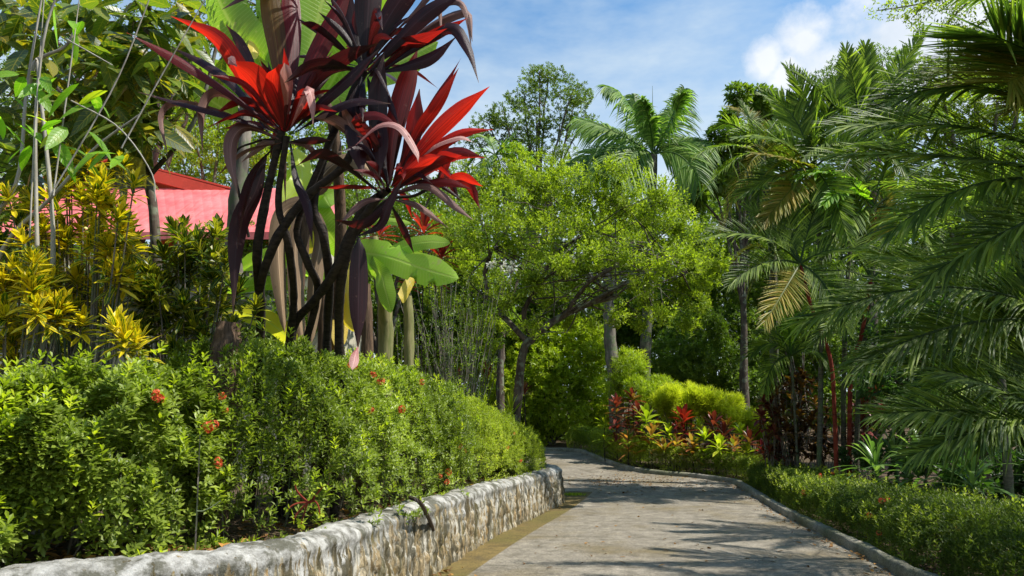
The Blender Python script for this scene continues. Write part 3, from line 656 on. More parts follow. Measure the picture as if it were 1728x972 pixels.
# ================================================================== THE GARDEN
def proj(P):
    P = np.asarray(P, float)-[0, 0, EYE]; f = P[..., 1]*CT+P[..., 2]*ST; u = -P[..., 1]*ST+P[..., 2]*CT
    return np.stack([864+F*P[..., 0]/f, 486-F*u/f, f], -1)
def surface_point(pts, px, py, r=16):
    q = proj(pts); d = np.hypot(q[:, 0]-px, q[:, 1]-py); i = np.where(d < r)[0]
    if len(i) == 0: i = np.argsort(d)[:6]
    return pts[i[np.argmin(q[i, 2])]]

# ---------------- flower cluster shared by the hedges
def flower_mesh():
    mb = MB(); u = nrm(rand_dir(26)+UP*.5); P = u*.03*[1, 1, .6]
    for k in range(4):
        a = nrm(np.cross(u, rand_dir(26))); diamonds(mb, P+u*.008, a+u*.3, u, .017, .013, fold=.1)
    o = mb.build('flower_cluster', M['flower']); me = o.data; bpy.data.objects.remove(o); return me
FM = flower_mesh()
def add_flowers(hedge, pts, lst, sc_=1.):
    for x, y in lst:
        p = surface_point(pts, x, y); v = nrm(np.array([0, 0, EYE])-p)
        o = bpy.data.objects.new('flower_cluster', FM); C.objects.link(o); o.parent = hedge; o.location = tuple(p+v*.05-np.array(hedge['_base'])+UP*.02); s = rng.uniform(.6, 1.05)*sc_; o.scale = (s, s, s); o.rotation_euler = tuple(rng.uniform(0, 3, 3))

# ---------------- left hedges behind the wall
def make_hedge(label, i0, i1, off, hw, zt, n, L, W, k, mat, dens_low, lumps, rough, kind='d', seed=0, flowers=(), fs=1., stems=0, base_h=.66, line=None, inner=.35, sl=.07):
    Lc = offset(WS, -off)[i0:i1:6, :2] if line is None else line
    m = len(Lc); hwv = np.interp(np.linspace(0, 1, m), np.linspace(0, 1, len(hw)), hw); ztv = np.interp(np.linspace(0, 1, m), np.linspace(0, 1, len(zt)), zt); z0 = base_h+g(Lc[:, 1])*(.9 if base_h > .3 else 1)
    o = thing('hedge', label, 'hedge', (Lc[m//2][0], Lc[m//2][1], z0[m//2]))
    P, D = hedge_samples(Lc, hwv, z0+.04, ztv, n, dens_low, rough, inner, seed=seed, lumps=lumps)
    mb = MB(); shoots(mb, P, D, k, sl, L, W, 1.15, kind, np.clip(.4+.3*noise(P, 1.1, seed+4)+rng.normal(0, .2, len(P)), 0, 1), fold=.2, wide=.55); 
    mw = MB()
    s = rng.integers(0, m, stems)
    for q in s:
        T_ = nrm(Lc[min(q+1, m-1)]-Lc[max(q-1, 0)]); r_ = np.array([T_[1], -T_[0]]); a = rng.uniform(-.75, .25)*hwv[q]
        b = np.array([*(Lc[q]+r_*a), z0[q]-.02]); e = b+np.array([*(r_*rng.normal(.05, .2)+T_*rng.normal(0, .2)), (ztv[q]-z0[q])*rng.uniform(.5, .9)])
        tube(mw, bez(b, (b+e)/2+rng.normal(0, .09, 3), e, 7), [.009, .004], 4)
        for _ in range(2): f_ = rng.uniform(.4, .8); p_ = b*(1-f_)+e*f_; tube(mw, bez(p_, p_+rng.normal(0, .06, 3)+UP*.08, p_+rng.normal(0, .12, 3)+UP*.2, 4), [.005, .003], 4)
    if stems: mw.build('stems', M['bark_grey'], o)
    pick = rng.random(len(P)) < .035; mf, mtw = MB(), MB(); ext = rng.uniform(.05, .16, (pick.sum(), 1)); Pn = P[pick]+nrm(D[pick]+UP*.5)*ext
    shoots(mf, Pn, nrm(D[pick]+UP*.8), k+1, sl*1.3, L*1.15, W*1.1, 1.05, kind, None, fold=.2, wide=.55)
    mf.build('new_growth', M['lime_shrub' if mat != 'hedge_low' else 'hedge'], o)
    mb.build('foliage', M[mat], o); add_flowers(o, P, flowers, fs)
    return o, P
H1, HP1 = make_hedge('loose leggy green hedge of glossy leaf whorls behind the whitewashed near stretch of stone wall', 40, 400, 1.12, [1.0, 1.0, 1.0], [1.72, 1.78, 1.86, 1.95, 2.05], 15500, .072, .027, 8, 'ixora', .34, .35, .24, 'l', 1,
    [(362, 716), (370, 722), (272, 660), (280, 668), (438, 785), (405, 673), (452, 682), (356, 712)], stems=45, inner=.3)
H2, HP2 = make_hedge('tall dense green hedge with orange flowers under the dark red cordylines', 350, 575, 1.02, [1.0, 1.0, 1.0], [2.0, 2.2, 2.4, 2.25], 14000, .065, .024, 8, 'ixora', .75, .8, .16, 'd', 2,
    [(603, 613), (611, 622), (643, 642), (655, 650), (727, 647), (685, 685), (692, 690), (762, 813), (768, 818), (757, 812), (640, 690)], stems=60)
H3, HP3 = make_hedge('clipped small-leaved light green hedge sloping down to the far end of the stone wall', 560, 735, .96, [1.0, .95, .9, .8, .6], [2.2, 2.0, 1.78, 1.5, 1.25], 15000, .05, .02, 7, 'hedge', .9, 1.0, .13, 'd', 3,
    [(790, 757), (793, 763), (883, 738), (872, 760), (893, 777), (730, 700)], .9, stems=30)

# ---------------- hedge right of the kerb
ko = offset(KLs, 1.0)
iN = np.argmin(np.abs(KLs[:, 1]-19.6)); 
def rl(i0, i1, off):
    offs = np.interp(np.arange(i0, i1, 3), np.linspace(i0, i1, len(off)), off); idx = np.arange(i0, i1, 3); T_ = nrm(np.gradient(KLs[:, :2], axis=0))[idx]
    return KLs[idx, :2]+np.stack([T_[:, 1], -T_[:, 0]], 1)*offs[:, None]
L4 = rl(4, iN+8, [1.68, 1.64, 1.45, 1.02, .85]); L5 = rl(iN, 236, [.95, .9, .85, .8])
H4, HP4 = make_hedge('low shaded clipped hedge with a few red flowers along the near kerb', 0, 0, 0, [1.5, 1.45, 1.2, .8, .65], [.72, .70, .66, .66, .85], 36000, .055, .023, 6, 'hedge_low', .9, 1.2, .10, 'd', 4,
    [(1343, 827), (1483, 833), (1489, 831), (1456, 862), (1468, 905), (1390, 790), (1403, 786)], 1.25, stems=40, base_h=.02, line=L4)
zt5 = list(g(L5[:, 1])+np.interp(np.linspace(0, 1, len(L5)), [0, .3, 1], [.66, .74, .92]))
H5, HP5 = make_hedge('flat-topped clipped hedge following the far curving kerb round the bend', 0, 0, 0, [.62, .6, .6], zt5, 15000, .055, .022, 6, 'hedge', .7, 1.3, .06, 'd', 5, [], stems=40, base_h=.02, line=L5)

# ---------------- crotons on the left
def croton(label, Y, heads, base_px, mat='croton', L=.23, W=.052, n=18, extra=0):
    b = at(base_px[0], base_px[1], Y); b[2] = zsoil(b[0], b[1]); o = thing('croton', label, 'croton', b)
    mb, mw = MB(), MB(); pts = []
    for h in heads:
        p = at(h[0], h[1], Y+rng.uniform(-.35, .35)); pts.append((p, h[2] if len(h) > 2 else 1.))
        for _ in range(extra): pts.append((p+rng.normal(0, .13, 3), .8))
    for p, s in pts:
        ax = nrm(nrm(p-(b+UP*.6))*.6+UP*.7+rng.normal(0, .25, 3)-np.array([0, .35, 0]))
        rosette(mb, p, int(n*1.1), L*s, W*s, 15, 80, .12, 'strap', 5, .3, ax, 10)
        rosette(mb, p-ax*.09, n//2, L*s, W*s, -15, 35, .25, 'strap', 5, .3, ax, 10)
        q = bez(b, (b+p)/2+[0, .1, -.1], p, 9); tube(mw, q, [.014, .006], 5)
    mw.build('stems', M['bark_grey'], o, True); mb.build('foliage', M[mat], o); return o
croton('tall croton with bright yellow-edged leaves in front of the red roof', 6.6, [(150, 285), (120, 312), (172, 318), (95, 350), (140, 345), (190, 352), (165, 385), (110, 392), (205, 395), (70, 400), (150, 425), (185, 440), (215, 425), (100, 445), (195, 470), (60, 350), (130, 480), (165, 500), (80, 480)], (150, 640), extra=2)
croton('yellow-edged croton bush at the hedge top under the tall croton', 6.0, [(35, 470), (20, 500), (55, 500), (10, 540), (70, 530), (30, 560), (-20, 500), (-30, 460), (95, 540)], (20, 640), extra=2)
croton('small golden yellow croton rising out of the hedge', 5.4, [(212, 580, 1.25), (195, 560, 1.1), (232, 590, 1.2)], (215, 680), mat='croton', L=.19, W=.03)
croton('dark green croton in the shade beside the brown trunk', 7.2, [(300, 400), (335, 420), (280, 440), (360, 440), (320, 460), (290, 490), (350, 480), (380, 470), (265, 520), (310, 525), (345, 530), (375, 520), (400, 500), (250, 470), (235, 510), (330, 560), (285, 560), (370, 400)], (320, 640), mat='croton_green', extra=2)
croton('low dark croton below the big yellow one', 7.2, [(120, 520), (60, 580), (150, 560), (100, 590), (20, 600), (180, 540), (230, 560), (0, 430), (-20, 390), (30, 380)], (110, 660), mat='croton_green', extra=2)

# ---------------- big leaved trees at the upper left
def leafy_px(mb, mw, lst, Y, n, L, W, hang=.5, S=6, prof='oval', spread=.4, drp=.35, from_px=None):
    for (x, y, r) in lst:
        c = at(x, y, Y); rr = r*Y/F; m = int(n)
        P = c+rng.normal(0, .45, (m, 3))*rr*[1, 1.2, 1]; P = P[np.linalg.norm((P-c)/[1, 1.3, 1], axis=1) < rr*1.15]; m = len(P)
        a = rng.uniform(0, 2*PI, m); D = np.stack([np.cos(a), np.sin(a)*.8, rng.uniform(-.75, .45, m)-hang*.3], 1); N_ = UP+rng.normal(0, .45, (m, 3))+[0, -.5, 0]
        sz = rng.uniform(.6, 1.15, m); leaves(mb, P, D, N_, L*sz, W*sz, drp*rng.uniform(.3, 1.4, m), prof, S, 5, .18)
        if mw is not None:
            for p, d in zip(P[::2], nrm(D)[::2]):
                tube(mw, bez(p, p-d*.1+[0, 0, .03], p-d*.22-UP*.05+rng.normal(0, .05, 3), 4), [.004, .006], 4)
b = at(-60, 640, 6.6); b[2] = zsoil(0, 6.6); t1 = thing('broadleaf_tree', 'tree with big drooping oval leaves and pale bare stems beside the red roof', 'tree', b)
mb, mw, ml = MB(), MB(), MB()
for pts in ([(-60, 640), (-20, 400), (30, 300), (45, 150), (70, 0)], [(-60, 640), (0, 430), (90, 330), (160, 250), (240, 190)], [(-20, 640), (60, 560), (62, 400), (60, 200), (75, 60), (100, -20)], [(60, 650), (90, 420), (65, 130), (60, 100)], [(45, 160), (60, 105), (110, 78), (130, 40)]):
    tube(mw, spline([at(x, y, 6.4-.2*i/5) for i, (x, y) in enumerate(pts)], 20), [.03, .016, .008], 6, bump=.1)
# thin pale canes crossing
for pts in ([(85, 330), (190, 150), (240, 30), (262, -30)], [(205, 250), (260, 150), (345, 0)], [(50, 400), (60, 200), (75, -10)], [(90, 330), (118, 120), (135, -10)], [(120, 170), (200, 215), (255, 290), (262, 340)], [(110, 65), (190, 110)]):
    tube(mw, spline([at(x, y, 5.6) for x, y in pts], 14), [.007, .006, .004], 5)
leafy_px(mb, None, [(60, 230, 70), (110, 170, 80), (20, 120, 80), (190, 120, 70), (60, 40, 80), (160, 30, 80), (260, 110, 70), (230, 200, 60), (100, 260, 50), (290, 40, 60)], 6.9, 26, .36, .17)
leafy_px(ml, None, [(35, 130, 30), (90, 150, 30), (150, 170, 40), (30, 230, 50), (130, 215, 50), (190, 260, 30), (100, 240, 40), (15, 180, 40), (130, 50, 40)], 5.7, 5, .25, .10, S=7)
mw.build('trunk', M['pale_stem'], t1, True); mb.build('crown', M['big_leaf'], t1, True); ml.build('young_leaves', M['big_leaf_lime'], t1, True)
b = at(300, 640, 8.2); b[2] = zsoil(0, 8.2); t2 = thing('broadleaf_tree', 'large-leaved tree with yellow-veined leaves hanging above the red roof ridge', 'tree', b)
mb, mw, ml = MB(), MB(), MB()
tube(mw, spline([b, at(262, 400, 8.2), at(250, 300, 8.2), at(240, 150, 8), at(255, -30, 8)], 24), [.06, .05, .03], 8, bump=.1)
tube(mw, spline([at(250, 300, 8.2), at(330, 200, 8), at(370, 60, 8)], 12), [.03, .02], 6)
leafy_px(mb, mw, [(230, 90, 70), (190, 170, 60), (245, 190, 55), (180, 60, 80), (290, 130, 50), (320, 60, 60), (150, 130, 80), (60, 90, 90), (110, 190, 60), (20, 20, 90), (90, 20, 90), (250, 20, 60), (20, 280, 60), (240, 240, 40)], 8.0, 30, .42, .17, drp=.5)
leafy_px(ml, None, [(170, 115, 40), (250, 105, 60), (260, 210, 40), (215, 100, 50), (300, 20, 40), (180, 70, 40), (20, 60, 60), (120, 220, 50), (60, 140, 60), (200, 250, 50)], 7.3, 13, .36, .15, drp=.5)
mw.build('trunk', M['bark'], t2, True); mb.build('crown', M['big_leaf'], t2, True); ml.build('veined_leaves', M['vein_yellow'], t2, True)

# ---------------- house with the red roof
def quadbox(mb, pts, th):
    """slab from 4 corner points, thickness vector th"""
    p = np.array(pts, float); V = np.vstack([p, p+th]); mb.add(V, [[0, 1, 2, 3], [7, 6, 5, 4], [0, 4, 5, 1], [1, 5, 6, 2], [2, 6, 7, 3], [3, 7, 4, 0]])
hb = at(250, 480, 15.5); hb[2] = g(15.5); hs = thing('house', 'low house under a faded red corrugated metal roof behind the crotons', 'house', hb)
eL, eR = at(-260, 392, 13.2), at(572, 388, 13.2); rL, rR = at(-260, 318, 15.4), at(560, 318, 15.4)
eR[2] = eL[2]; rR[2] = rL[2]
nx_ = 420; u = np.linspace(0, 1, nx_)[:, None, None]; vv = np.linspace(0, 1, 5)[None, :, None]
V = (eL*(1-u)+eR*u)*(1-vv)+(rL*(1-u)+rR*u)*vv; V[..., 2] += .008*np.abs(np.sin(u[..., 0]*PI*52))
mb = MB(); q = np.arange(nx_-1)[:, None]*5+np.arange(4)[None]; mb.add(V, np.stack([q, q+5, q+6, q+1], -1).reshape(-1, 4)); rf = mb.build('roof', M['roof_pink'], hs)
# upper roof: gable with red barge boards, ridge running up behind
P0, P1, P2 = at(192, 268, 15.3), at(380, 318, 15.3), at(80, 300, 15.3)
back = np.array([0, 6., 0.]); mb = MB()
def board(a, b_, h=.18, d=.12): quadbox(mb, [a, b_, b_-UP*h, a-UP*h], [0, d, 0])
board(P0, P1, .26); board(P2, P0+[.02, .015, 0], .22); mb.build('barge_board', M['roof_red'], hs)
mb = MB(); quadbox(mb, [P0+[0, .0, .05], P1+[.12, .0, .03], P1+back+[.12, 0, .03], P0+back+[0, 0, .05]], [0, 0, -.04]); quadbox(mb, [P2+[-.1, .0, .02], P0+[-.006, .0, .045], P0+back+[-.006, 0, .045], P2+back+[-.1, 0, .02]], [0, 0, -.04]); mb.build('upper_roof', M['roof_red'], hs)
mb = MB(); a = P0-UP*.3; mb.add([a+[0, .3, 0], P1+[-.15, .3, -.3], P2+[.1, .3, -.25]], [[0, 2, 1]]); mb.build('gable', M['wood_dark'], hs)
mb = MB(); wz = eL[2]-.12; quadbox(mb, [[eL[0]+.4, eL[1]+.6, wz], [eR[0]-.4, eR[1]+.6, wz], [eR[0]-.4, eR[1]+.6, .3], [eL[0]+.4, eL[1]+.6, .3]], [0, 4.5, 0]); mb.build('wall', M['house_wall'], hs)
mb = MB(); quadbox(mb, [eL+[0, -.03, .0], eR+[0, -.03, 0], eR+[0, -.03, -.14], eL+[0, -.03, -.14]], [0, .025, 0]); mb.build('fascia', M['roof_pink'], hs)

# ---------------- cordylines (dark red, large)
def ti_plant(label, base, Yb, stems, leavesdef, rand=(), group=None):
    b = at(base[0], base[1], Yb); b[2] = zsoil(b[0], b[1]); o = thing('cordyline', label, 'cordyline', b)
    for s, r in stems:
        q = spline([at(x, y, Y_+np.clip((y-430)/150, 0, 1)*1.1) for x, y, Y_ in s], 30); q = np.vstack([[q[0][0], q[0][1], .6], q]) if q[0][2] > .62 and s[0][1] >= 600 else q; mb = MB(); tube(mb, q, r, 9, bump=.16); mb.build('cane', M['cane'], o, True)
    for d in leavesdef:
        pts, wpx, mat = d[0], d[1], d[2]; kw = d[3] if len(d) > 3 else {}
        Ys = kw.pop('Y', 6.2); dY = kw.pop('dY', [0, -.1, -.15]); mY = np.interp(np.linspace(0, 1, len(pts)), np.linspace(0, 1, len(dY)), dY)
        big_leaf(o, 'leaf', [at(x, y, Ys+e_) for (x, y), e_ in zip(pts, mY)], wpx*Ys/F*.72, mat, **kw)
    for (x, y, Y_, n, L, W, e0, e1, a0, a1, mats) in rand:      # fill heads
        c = at(x, y, Y_)
        for k in range(n):
            a = R(rng.uniform(a0, a1)); e_ = R(rng.uniform(e0, e1)); l = L*rng.uniform(.7, 1.1); d = np.array([math.cos(a)*math.cos(e_), math.sin(a)*math.cos(e_), math.sin(e_)])
            big_leaf(o, 'leaf', [c+d*.03, c+d*l*.55, c+d*l-UP*l*.45*rng.uniform(.2, 1.5)*math.cos(e_)+rng.normal(0, .05, 3)], W*rng.uniform(.6, 1.0), mats[rng.integers(len(mats))], roll=rng.uniform(-1.2, 1.2), fold=rng.uniform(.15, .6))
    return o
W_, D_, Rr_, O_ = 'ti_wilt', 'ti_dark', 'ti_red', 'ti_olive'; MR, PK = 'ti_maroon', 'ti_pink'
ti_plant('giant dark cordyline whose scarlet leaf points toward the red roof', (436, 640), 7.0,
  [([(436, 650, 7), (440, 520, 6.9), (434, 432, 6.8), (450, 330, 6.5), (476, 220, 6.2)], [.055, .045, .035]),
   ([(482, 620, 7), (496, 510, 6.9), (486, 412, 6.7), (470, 340, 6.5), (484, 230, 6.2)], [.045, .035, .028]),
   ([(436, 500, 6.8), (448, 450, 6.7), (473, 391, 6.6), (520, 330, 6.5), (590, 265, 6.3), (610, 150, 6.2)], [.04, .045, .04, .03]),
   ([(420, 400, 6.9), (395, 270, 6.7), (430, 240, 6.5), (468, 235, 6.3)], [.014, .010])],
  [([(478, 205), (430, 160), (398, 108), (360, 60), (288, 27)], 46, Rr_, dict(roll=.35, dY=[0, -.2, -.35, -.3], fold=.35)),
   ([(462, 215), (380, 150), (300, 98), (214, 55)], 36, MR, dict(roll=-.9, dY=[0, -.3, -.5], fold=.5)),
   ([(462, 200), (430, 130), (405, 75), (380, 40)], 30, D_, dict(roll=.4, dY=[0, .1, .2])),
   ([(480, 222), (455, 180), (425, 130), (388, 102)], 70, Rr_, dict(roll=.5, dY=[0, -.25, -.5], fold=.3)),
   ([(485, 222), (478, 170), (474, 130), (470, 108)], 66, Rr_, dict(roll=-.3, dY=[0, -.25, -.45], fold=.5)),
   ([(484, 208), (486, 160), (484, 125), (480, 106)], 30, PK, dict(roll=-.3, dY=[0, -.35, -.6], fold=.5)),
   ([(400, 112), (392, 104), (388, 100), (384, 98)], 22, PK, dict(dY=[-.55, -.55, -.55])),
   ([(488, 220), (505, 180), (520, 150), (528, 175), (528, 212)], 34, PK, dict(roll=.9, dY=[0, -.35, -.35, -.3])),
   ([(486, 215), (505, 185), (515, 165), (530, 150)], 50, Rr_, dict(roll=.3, dY=[0, -.2, -.3], fold=.4)),
   ([(478, 200), (468, 90), (455, 0), (452, -90)], 56, O_, dict(roll=.2, dY=[0, .1, .2])),
   ([(484, 200), (492, 100), (492, 0), (488, -80)], 54, MR, dict(roll=-.3, dY=[0, .15, .3])),
   ([(490, 205), (520, 120), (560, 40), (600, -40)], 52, MR, dict(roll=.3, dY=[0, 0, .1])),
   ([(492, 215), (530, 140), (580, 100), (640, 72)], 44, D_, dict(roll=-.5, dY=[0, -.1, -.2])),
   ([(494, 222), (540, 175), (590, 130), (640, 82)], 40, D_, dict(roll=.8, dY=[0, -.15, -.3])),
   ([(495, 225), (550, 190), (600, 170), (660, 175)], 38, D_, dict(roll=1.0, dY=[0, -.2, -.3])),
   ([(470, 225), (400, 200), (320, 178), (232, 155)], 26, D_, dict(roll=-1.0, dY=[0, -.2, -.2])),
   ([(470, 230), (410, 180), (365, 160), (344, 190), (342, 265)], 30, W_, dict(roll=.7, fold=.7)),
   ([(468, 232), (380, 195), (300, 178), (275, 200), (283, 262)], 24, W_, dict(roll=.8, fold=.7)),
   ([(470, 235), (420, 215), (395, 230), (390, 270), (402, 330)], 34, W_, dict(roll=.2, fold=.7)),
   ([(450, 260), (432, 320), (402, 390), (393, 530)], 46, D_, dict(roll=.2, Y=6.5, fold=.3, dY=[0, 0, 0])),
   ([(460, 235), (400, 150), (350, 110), (290, 80)], 30, D_, dict(roll=-.7, dY=[0, .1, .2])),
   ([(470, 240), (430, 290), (410, 350), (400, 420)], 30, D_, dict(roll=.9, Y=6.5)),
   ([(490, 240), (500, 300), (520, 350), (528, 420)], 26, D_, dict(roll=.6, Y=6.4)),
   ],
  [(480, 225, 6.2, 26, .85, .08, 15, 75, 20, 340, [D_, D_, MR]), (478, 240, 6.2, 5, .6, .08, -40, 15, 0, 360, [D_, W_])])
ti_plant('tallest dark cordyline with drooping purple-black leaves against the sky', (492, 640), 7.1,
  [([(494, 650, 7.1), (535, 502, 6.9), (520, 445, 6.8), (502, 383, 6.7), (540, 280, 6.5), (606, 130, 6.3)], [.042, .035, .028]),
   ([(552, 640, 7.1), (553, 540, 7), (556, 473, 6.9), (547, 403, 6.8), (530, 340, 6.7), (560, 230, 6.5), (618, 120, 6.3)], [.05, .042, .03])],
  [([(612, 120), (590, 50), (570, -20), (550, -80)], 60, D_, dict(roll=.2, dY=[0, .1, .2])),
   ([(616, 120), (620, 40), (625, -30), (630, -90)], 70, D_, dict(roll=-.2)),
   ([(618, 115), (650, 40), (690, -20), (730, -70)], 60, D_, dict(roll=.3)),
   ([(620, 125), (680, 60), (730, 15), (790, -15)], 44, D_, dict(roll=.5, dY=[0, -.2, -.2])),
   ([(622, 130), (690, 70), (750, 30), (790, 22), (797, 70)], 30, W_, dict(roll=.7, fold=.6)),
   ([(625, 130), (690, 85), (740, 58), (790, 30)], 36, MR, dict(roll=-.6)),
   ([(628, 132), (700, 80), (760, 45), (790, 80), (808, 140)], 32, D_, dict(roll=.5, fold=.5, dY=[0, -.2, -.4])),
   ([(660, 60), (700, 20), (735, -20), (742, 10), (746, 66)], 22, W_, dict(roll=.5, fold=.6)),
   ([(700, 40), (740, 10), (770, 0), (788, 20), (796, 85)], 24, W_, dict(roll=.8, fold=.6)),
   ([(612, 125), (560, 110), (520, 115), (480, 140)], 40, D_, dict(roll=.8, dY=[0, -.2, -.4])),
   ([(612, 130), (600, 180), (604, 240), (612, 300)], 56, D_, dict(roll=.2)),
   ([(620, 130), (632, 190), (640, 240), (640, 300)], 46, D_, dict(roll=-.4)),
   ([(628, 125), (690, 110), (730, 95), (772, 60)], 36, D_, dict(roll=.6)),
   ([(618, 120), (670, 80), (705, 70), (755, 48)], 34, MR, dict(roll=-.3, dY=[0, -.1, -.3])),
   ],
  [(616, 115, 6.3, 24, .9, .085, 10, 75, 0, 360, [D_]), (616, 135, 6.3, 4, .6, .08, -50, 0, 0, 360, [D_]), (560, -60, 6.4, 8, .9, .14, -30, 30, 180, 360, [D_, MR])])
ti_plant('dark cordyline with a fan of glowing scarlet leaves reaching over the banana plant', (560, 640), 6.9,
  [([(498, 640, 6.9), (494, 555, 6.9), (535, 502, 6.8), (568, 453, 6.7), (597, 383, 6.6), (617, 350, 6.5), (655, 320, 6.3)], [.045, .045, .05, .035]),
   ([(575, 640, 6.9), (572, 540, 6.8), (578, 460, 6.7), (600, 390, 6.6), (640, 330, 6.3)], [.055, .045, .035]),
   ([(600, 400, 6.7), (650, 340, 6.6), (700, 330, 6.6), (735, 310, 6.6)], [.02, .015])],
  [([(655, 318), (665, 220), (685, 140), (705, 82)], 56, MR, dict(roll=.2, dY=[0, .05, .1])),
   ([(655, 315), (640, 230), (640, 150), (648, 90)], 50, D_, dict(roll=-.3)),
   ([(660, 315), (700, 230), (735, 170), (778, 98)], 30, MR, dict(roll=.7)),
   ([(662, 312), (705, 225), (740, 175), (774, 115)], 34, Rr_, dict(roll=-.4, dY=[0, -.15, -.2])),
   ([(664, 312), (720, 240), (770, 190), (826, 146)], 42, Rr_, dict(roll=.1, fold=.4, dY=[0, -.2, -.4])),
   ([(664, 310), (690, 250), (700, 200), (708, 150)], 44, MR, dict(roll=.3, dY=[0, -.1, -.15])),
   ([(668, 318), (720, 262), (775, 225), (832, 218)], 30, Rr_, dict(roll=.5, fold=.5)),
   ([(668, 316), (720, 255), (770, 232), (800, 240)], 26, PK, dict(roll=1.1, dY=[0, -.1, -.2])),
   ([(668, 322), (720, 280), (770, 258), (818, 266)], 34, MR, dict(roll=.2, fold=.5, dY=[0, -.2, -.3])),
   ([(668, 320), (715, 290), (745, 268), (780, 262)], 38, MR, dict(roll=-.4, dY=[0, -.1, -.3])),
   ([(668, 328), (720, 310), (760, 308), (797, 320)], 22, MR, dict(roll=.4)),
   ([(666, 325), (700, 315), (730, 318), (770, 350), (800, 372)], 20, W_, dict(roll=.4)),
   ([(650, 320), (620, 260), (590, 210), (572, 165)], 30, W_, dict(roll=.4)),
   ([(645, 325), (600, 240), (560, 205), (528, 200)], 36, W_, dict(roll=.6, fold=.6)),
   ([(655, 320), (628, 240), (600, 205), (640, 195), (692, 232)], 28, MR, dict(roll=.6, dY=[0, -.3, -.4])),
   ([(600, 245), (640, 212), (675, 215), (702, 255), (706, 275)], 20, PK, dict(roll=.7, dY=[-.4, -.4, -.4])),
   ([(640, 325), (580, 280), (540, 262), (500, 280)], 40, D_, dict(roll=.9)),
   ([(605, 400), (606, 430), (605, 510), (604, 592)], 46, D_, dict(roll=.1, Y=5.9, fold=.3, dY=[0, 0, 0])),
   ([(604, 585), (600, 598), (597, 612), (594, 625)], 22, PK, dict(roll=.1, Y=5.9)),
   ([(660, 325), (690, 290), (720, 270), (745, 262)], 28, Rr_, dict(roll=.2, dY=[0, -.3, -.4])),
   ([(660, 330), (640, 360), (610, 380), (560, 370)], 28, D_, dict(roll=.6)),
   ([(600, 400), (640, 380), (655, 345), (680, 300)], 28, D_, dict(roll=.6)),
   ],
  [(658, 318, 6.3, 24, .72, .07, 0, 75, 0, 360, [D_, MR]), (735, 318, 6.7, 9, .55, .09, -10, 70, -70, 90, [D_, MR, Rr_]), (655, 335, 6.3, 3, .5, .07, -60, -10, 0, 360, [D_, W_])])

# ---------------- banana plants
def banana(label, basepx, Yb, stems, lv):
    b = at(*basepx, Yb); b[2] = zsoil(b[0], b[1]); o = thing('banana_plant', label, 'banana plant', b)
    for s, r, m_ in stems:
        mb = MB(); q0 = at(*s[0]); tube(mb, spline([[q0[0], q0[1], .6]]+[at(*p) for p in s], 20), r, 10, bump=.12); mb.build('stem', M[m_], o, True)
    for pts, wpx, mat, kw in lv:
        Ys = kw.pop('Y', Yb); dY = kw.pop('dY', [0, -.2, -.3]); mY = np.interp(np.linspace(0, 1, len(pts)), np.linspace(0, 1, len(dY)), dY)
        big_leaf(o, 'leaf', [at(x, y, Ys+e_) for (x, y), e_ in zip(pts, mY)], wpx*Ys/F*1.08, mat, prof=kw.pop('prof', 'bana'), S=26, Cc=9, **kw)
    return o
banana('banana plant with broad bright green leaves under the scarlet cordyline', (640, 600), 10.6,
  [([(650, 600, 10.8), (648, 480, 10.7), (630, 400, 10.6)], [.13, .11, .07], 'pseudo'), ([(690, 600, 11), (688, 500, 11)], [.09, .07], 'pseudo')],
  [([(590, 425), (650, 432), (710, 452), (774, 470)], 50, 'banana', dict(roll=.25, fold=.12, notch=5)),
   ([(640, 440), (680, 418), (720, 408), (760, 410)], 26, 'banana', dict(roll=.5, fold=.1)),
   ([(610, 440), (640, 460), (650, 490), (660, 528)], 30, 'banana', dict(roll=-.4, fold=.2)),
   ([(600, 378), (640, 372), (670, 374), (695, 378)], 14, 'banana', dict(roll=.6)),
   ([(600, 430), (585, 470), (590, 520), (600, 560)], 40, 'banana_yellow', dict(roll=-.5)),
   ([(560, 470), (480, 438), (440, 440), (400, 455)], 34, 'banana', dict(roll=.5)),
   ([(590, 430), (560, 400), (530, 350), (520, 330)], 44, 'banana', dict(roll=.3)),
   ([(540, 360), (535, 340), (545, 330), (558, 350)], 44, 'banana', dict(roll=.1)),
   ([(520, 430), (510, 400), (490, 380), (470, 372)], 46, 'banana_yellow', dict(roll=.3)),
   ([(520, 430), (500, 370), (490, 320), (470, 285)], 44, 'banana', dict(roll=.4)),
   ([(700, 470), (690, 480), (680, 500), (676, 505)], 18, 'banana_yellow', dict(roll=.4)),
   ([(600, 500), (580, 520), (575, 560), (570, 590)], 26, 'banana_yellow', dict(roll=.4))])
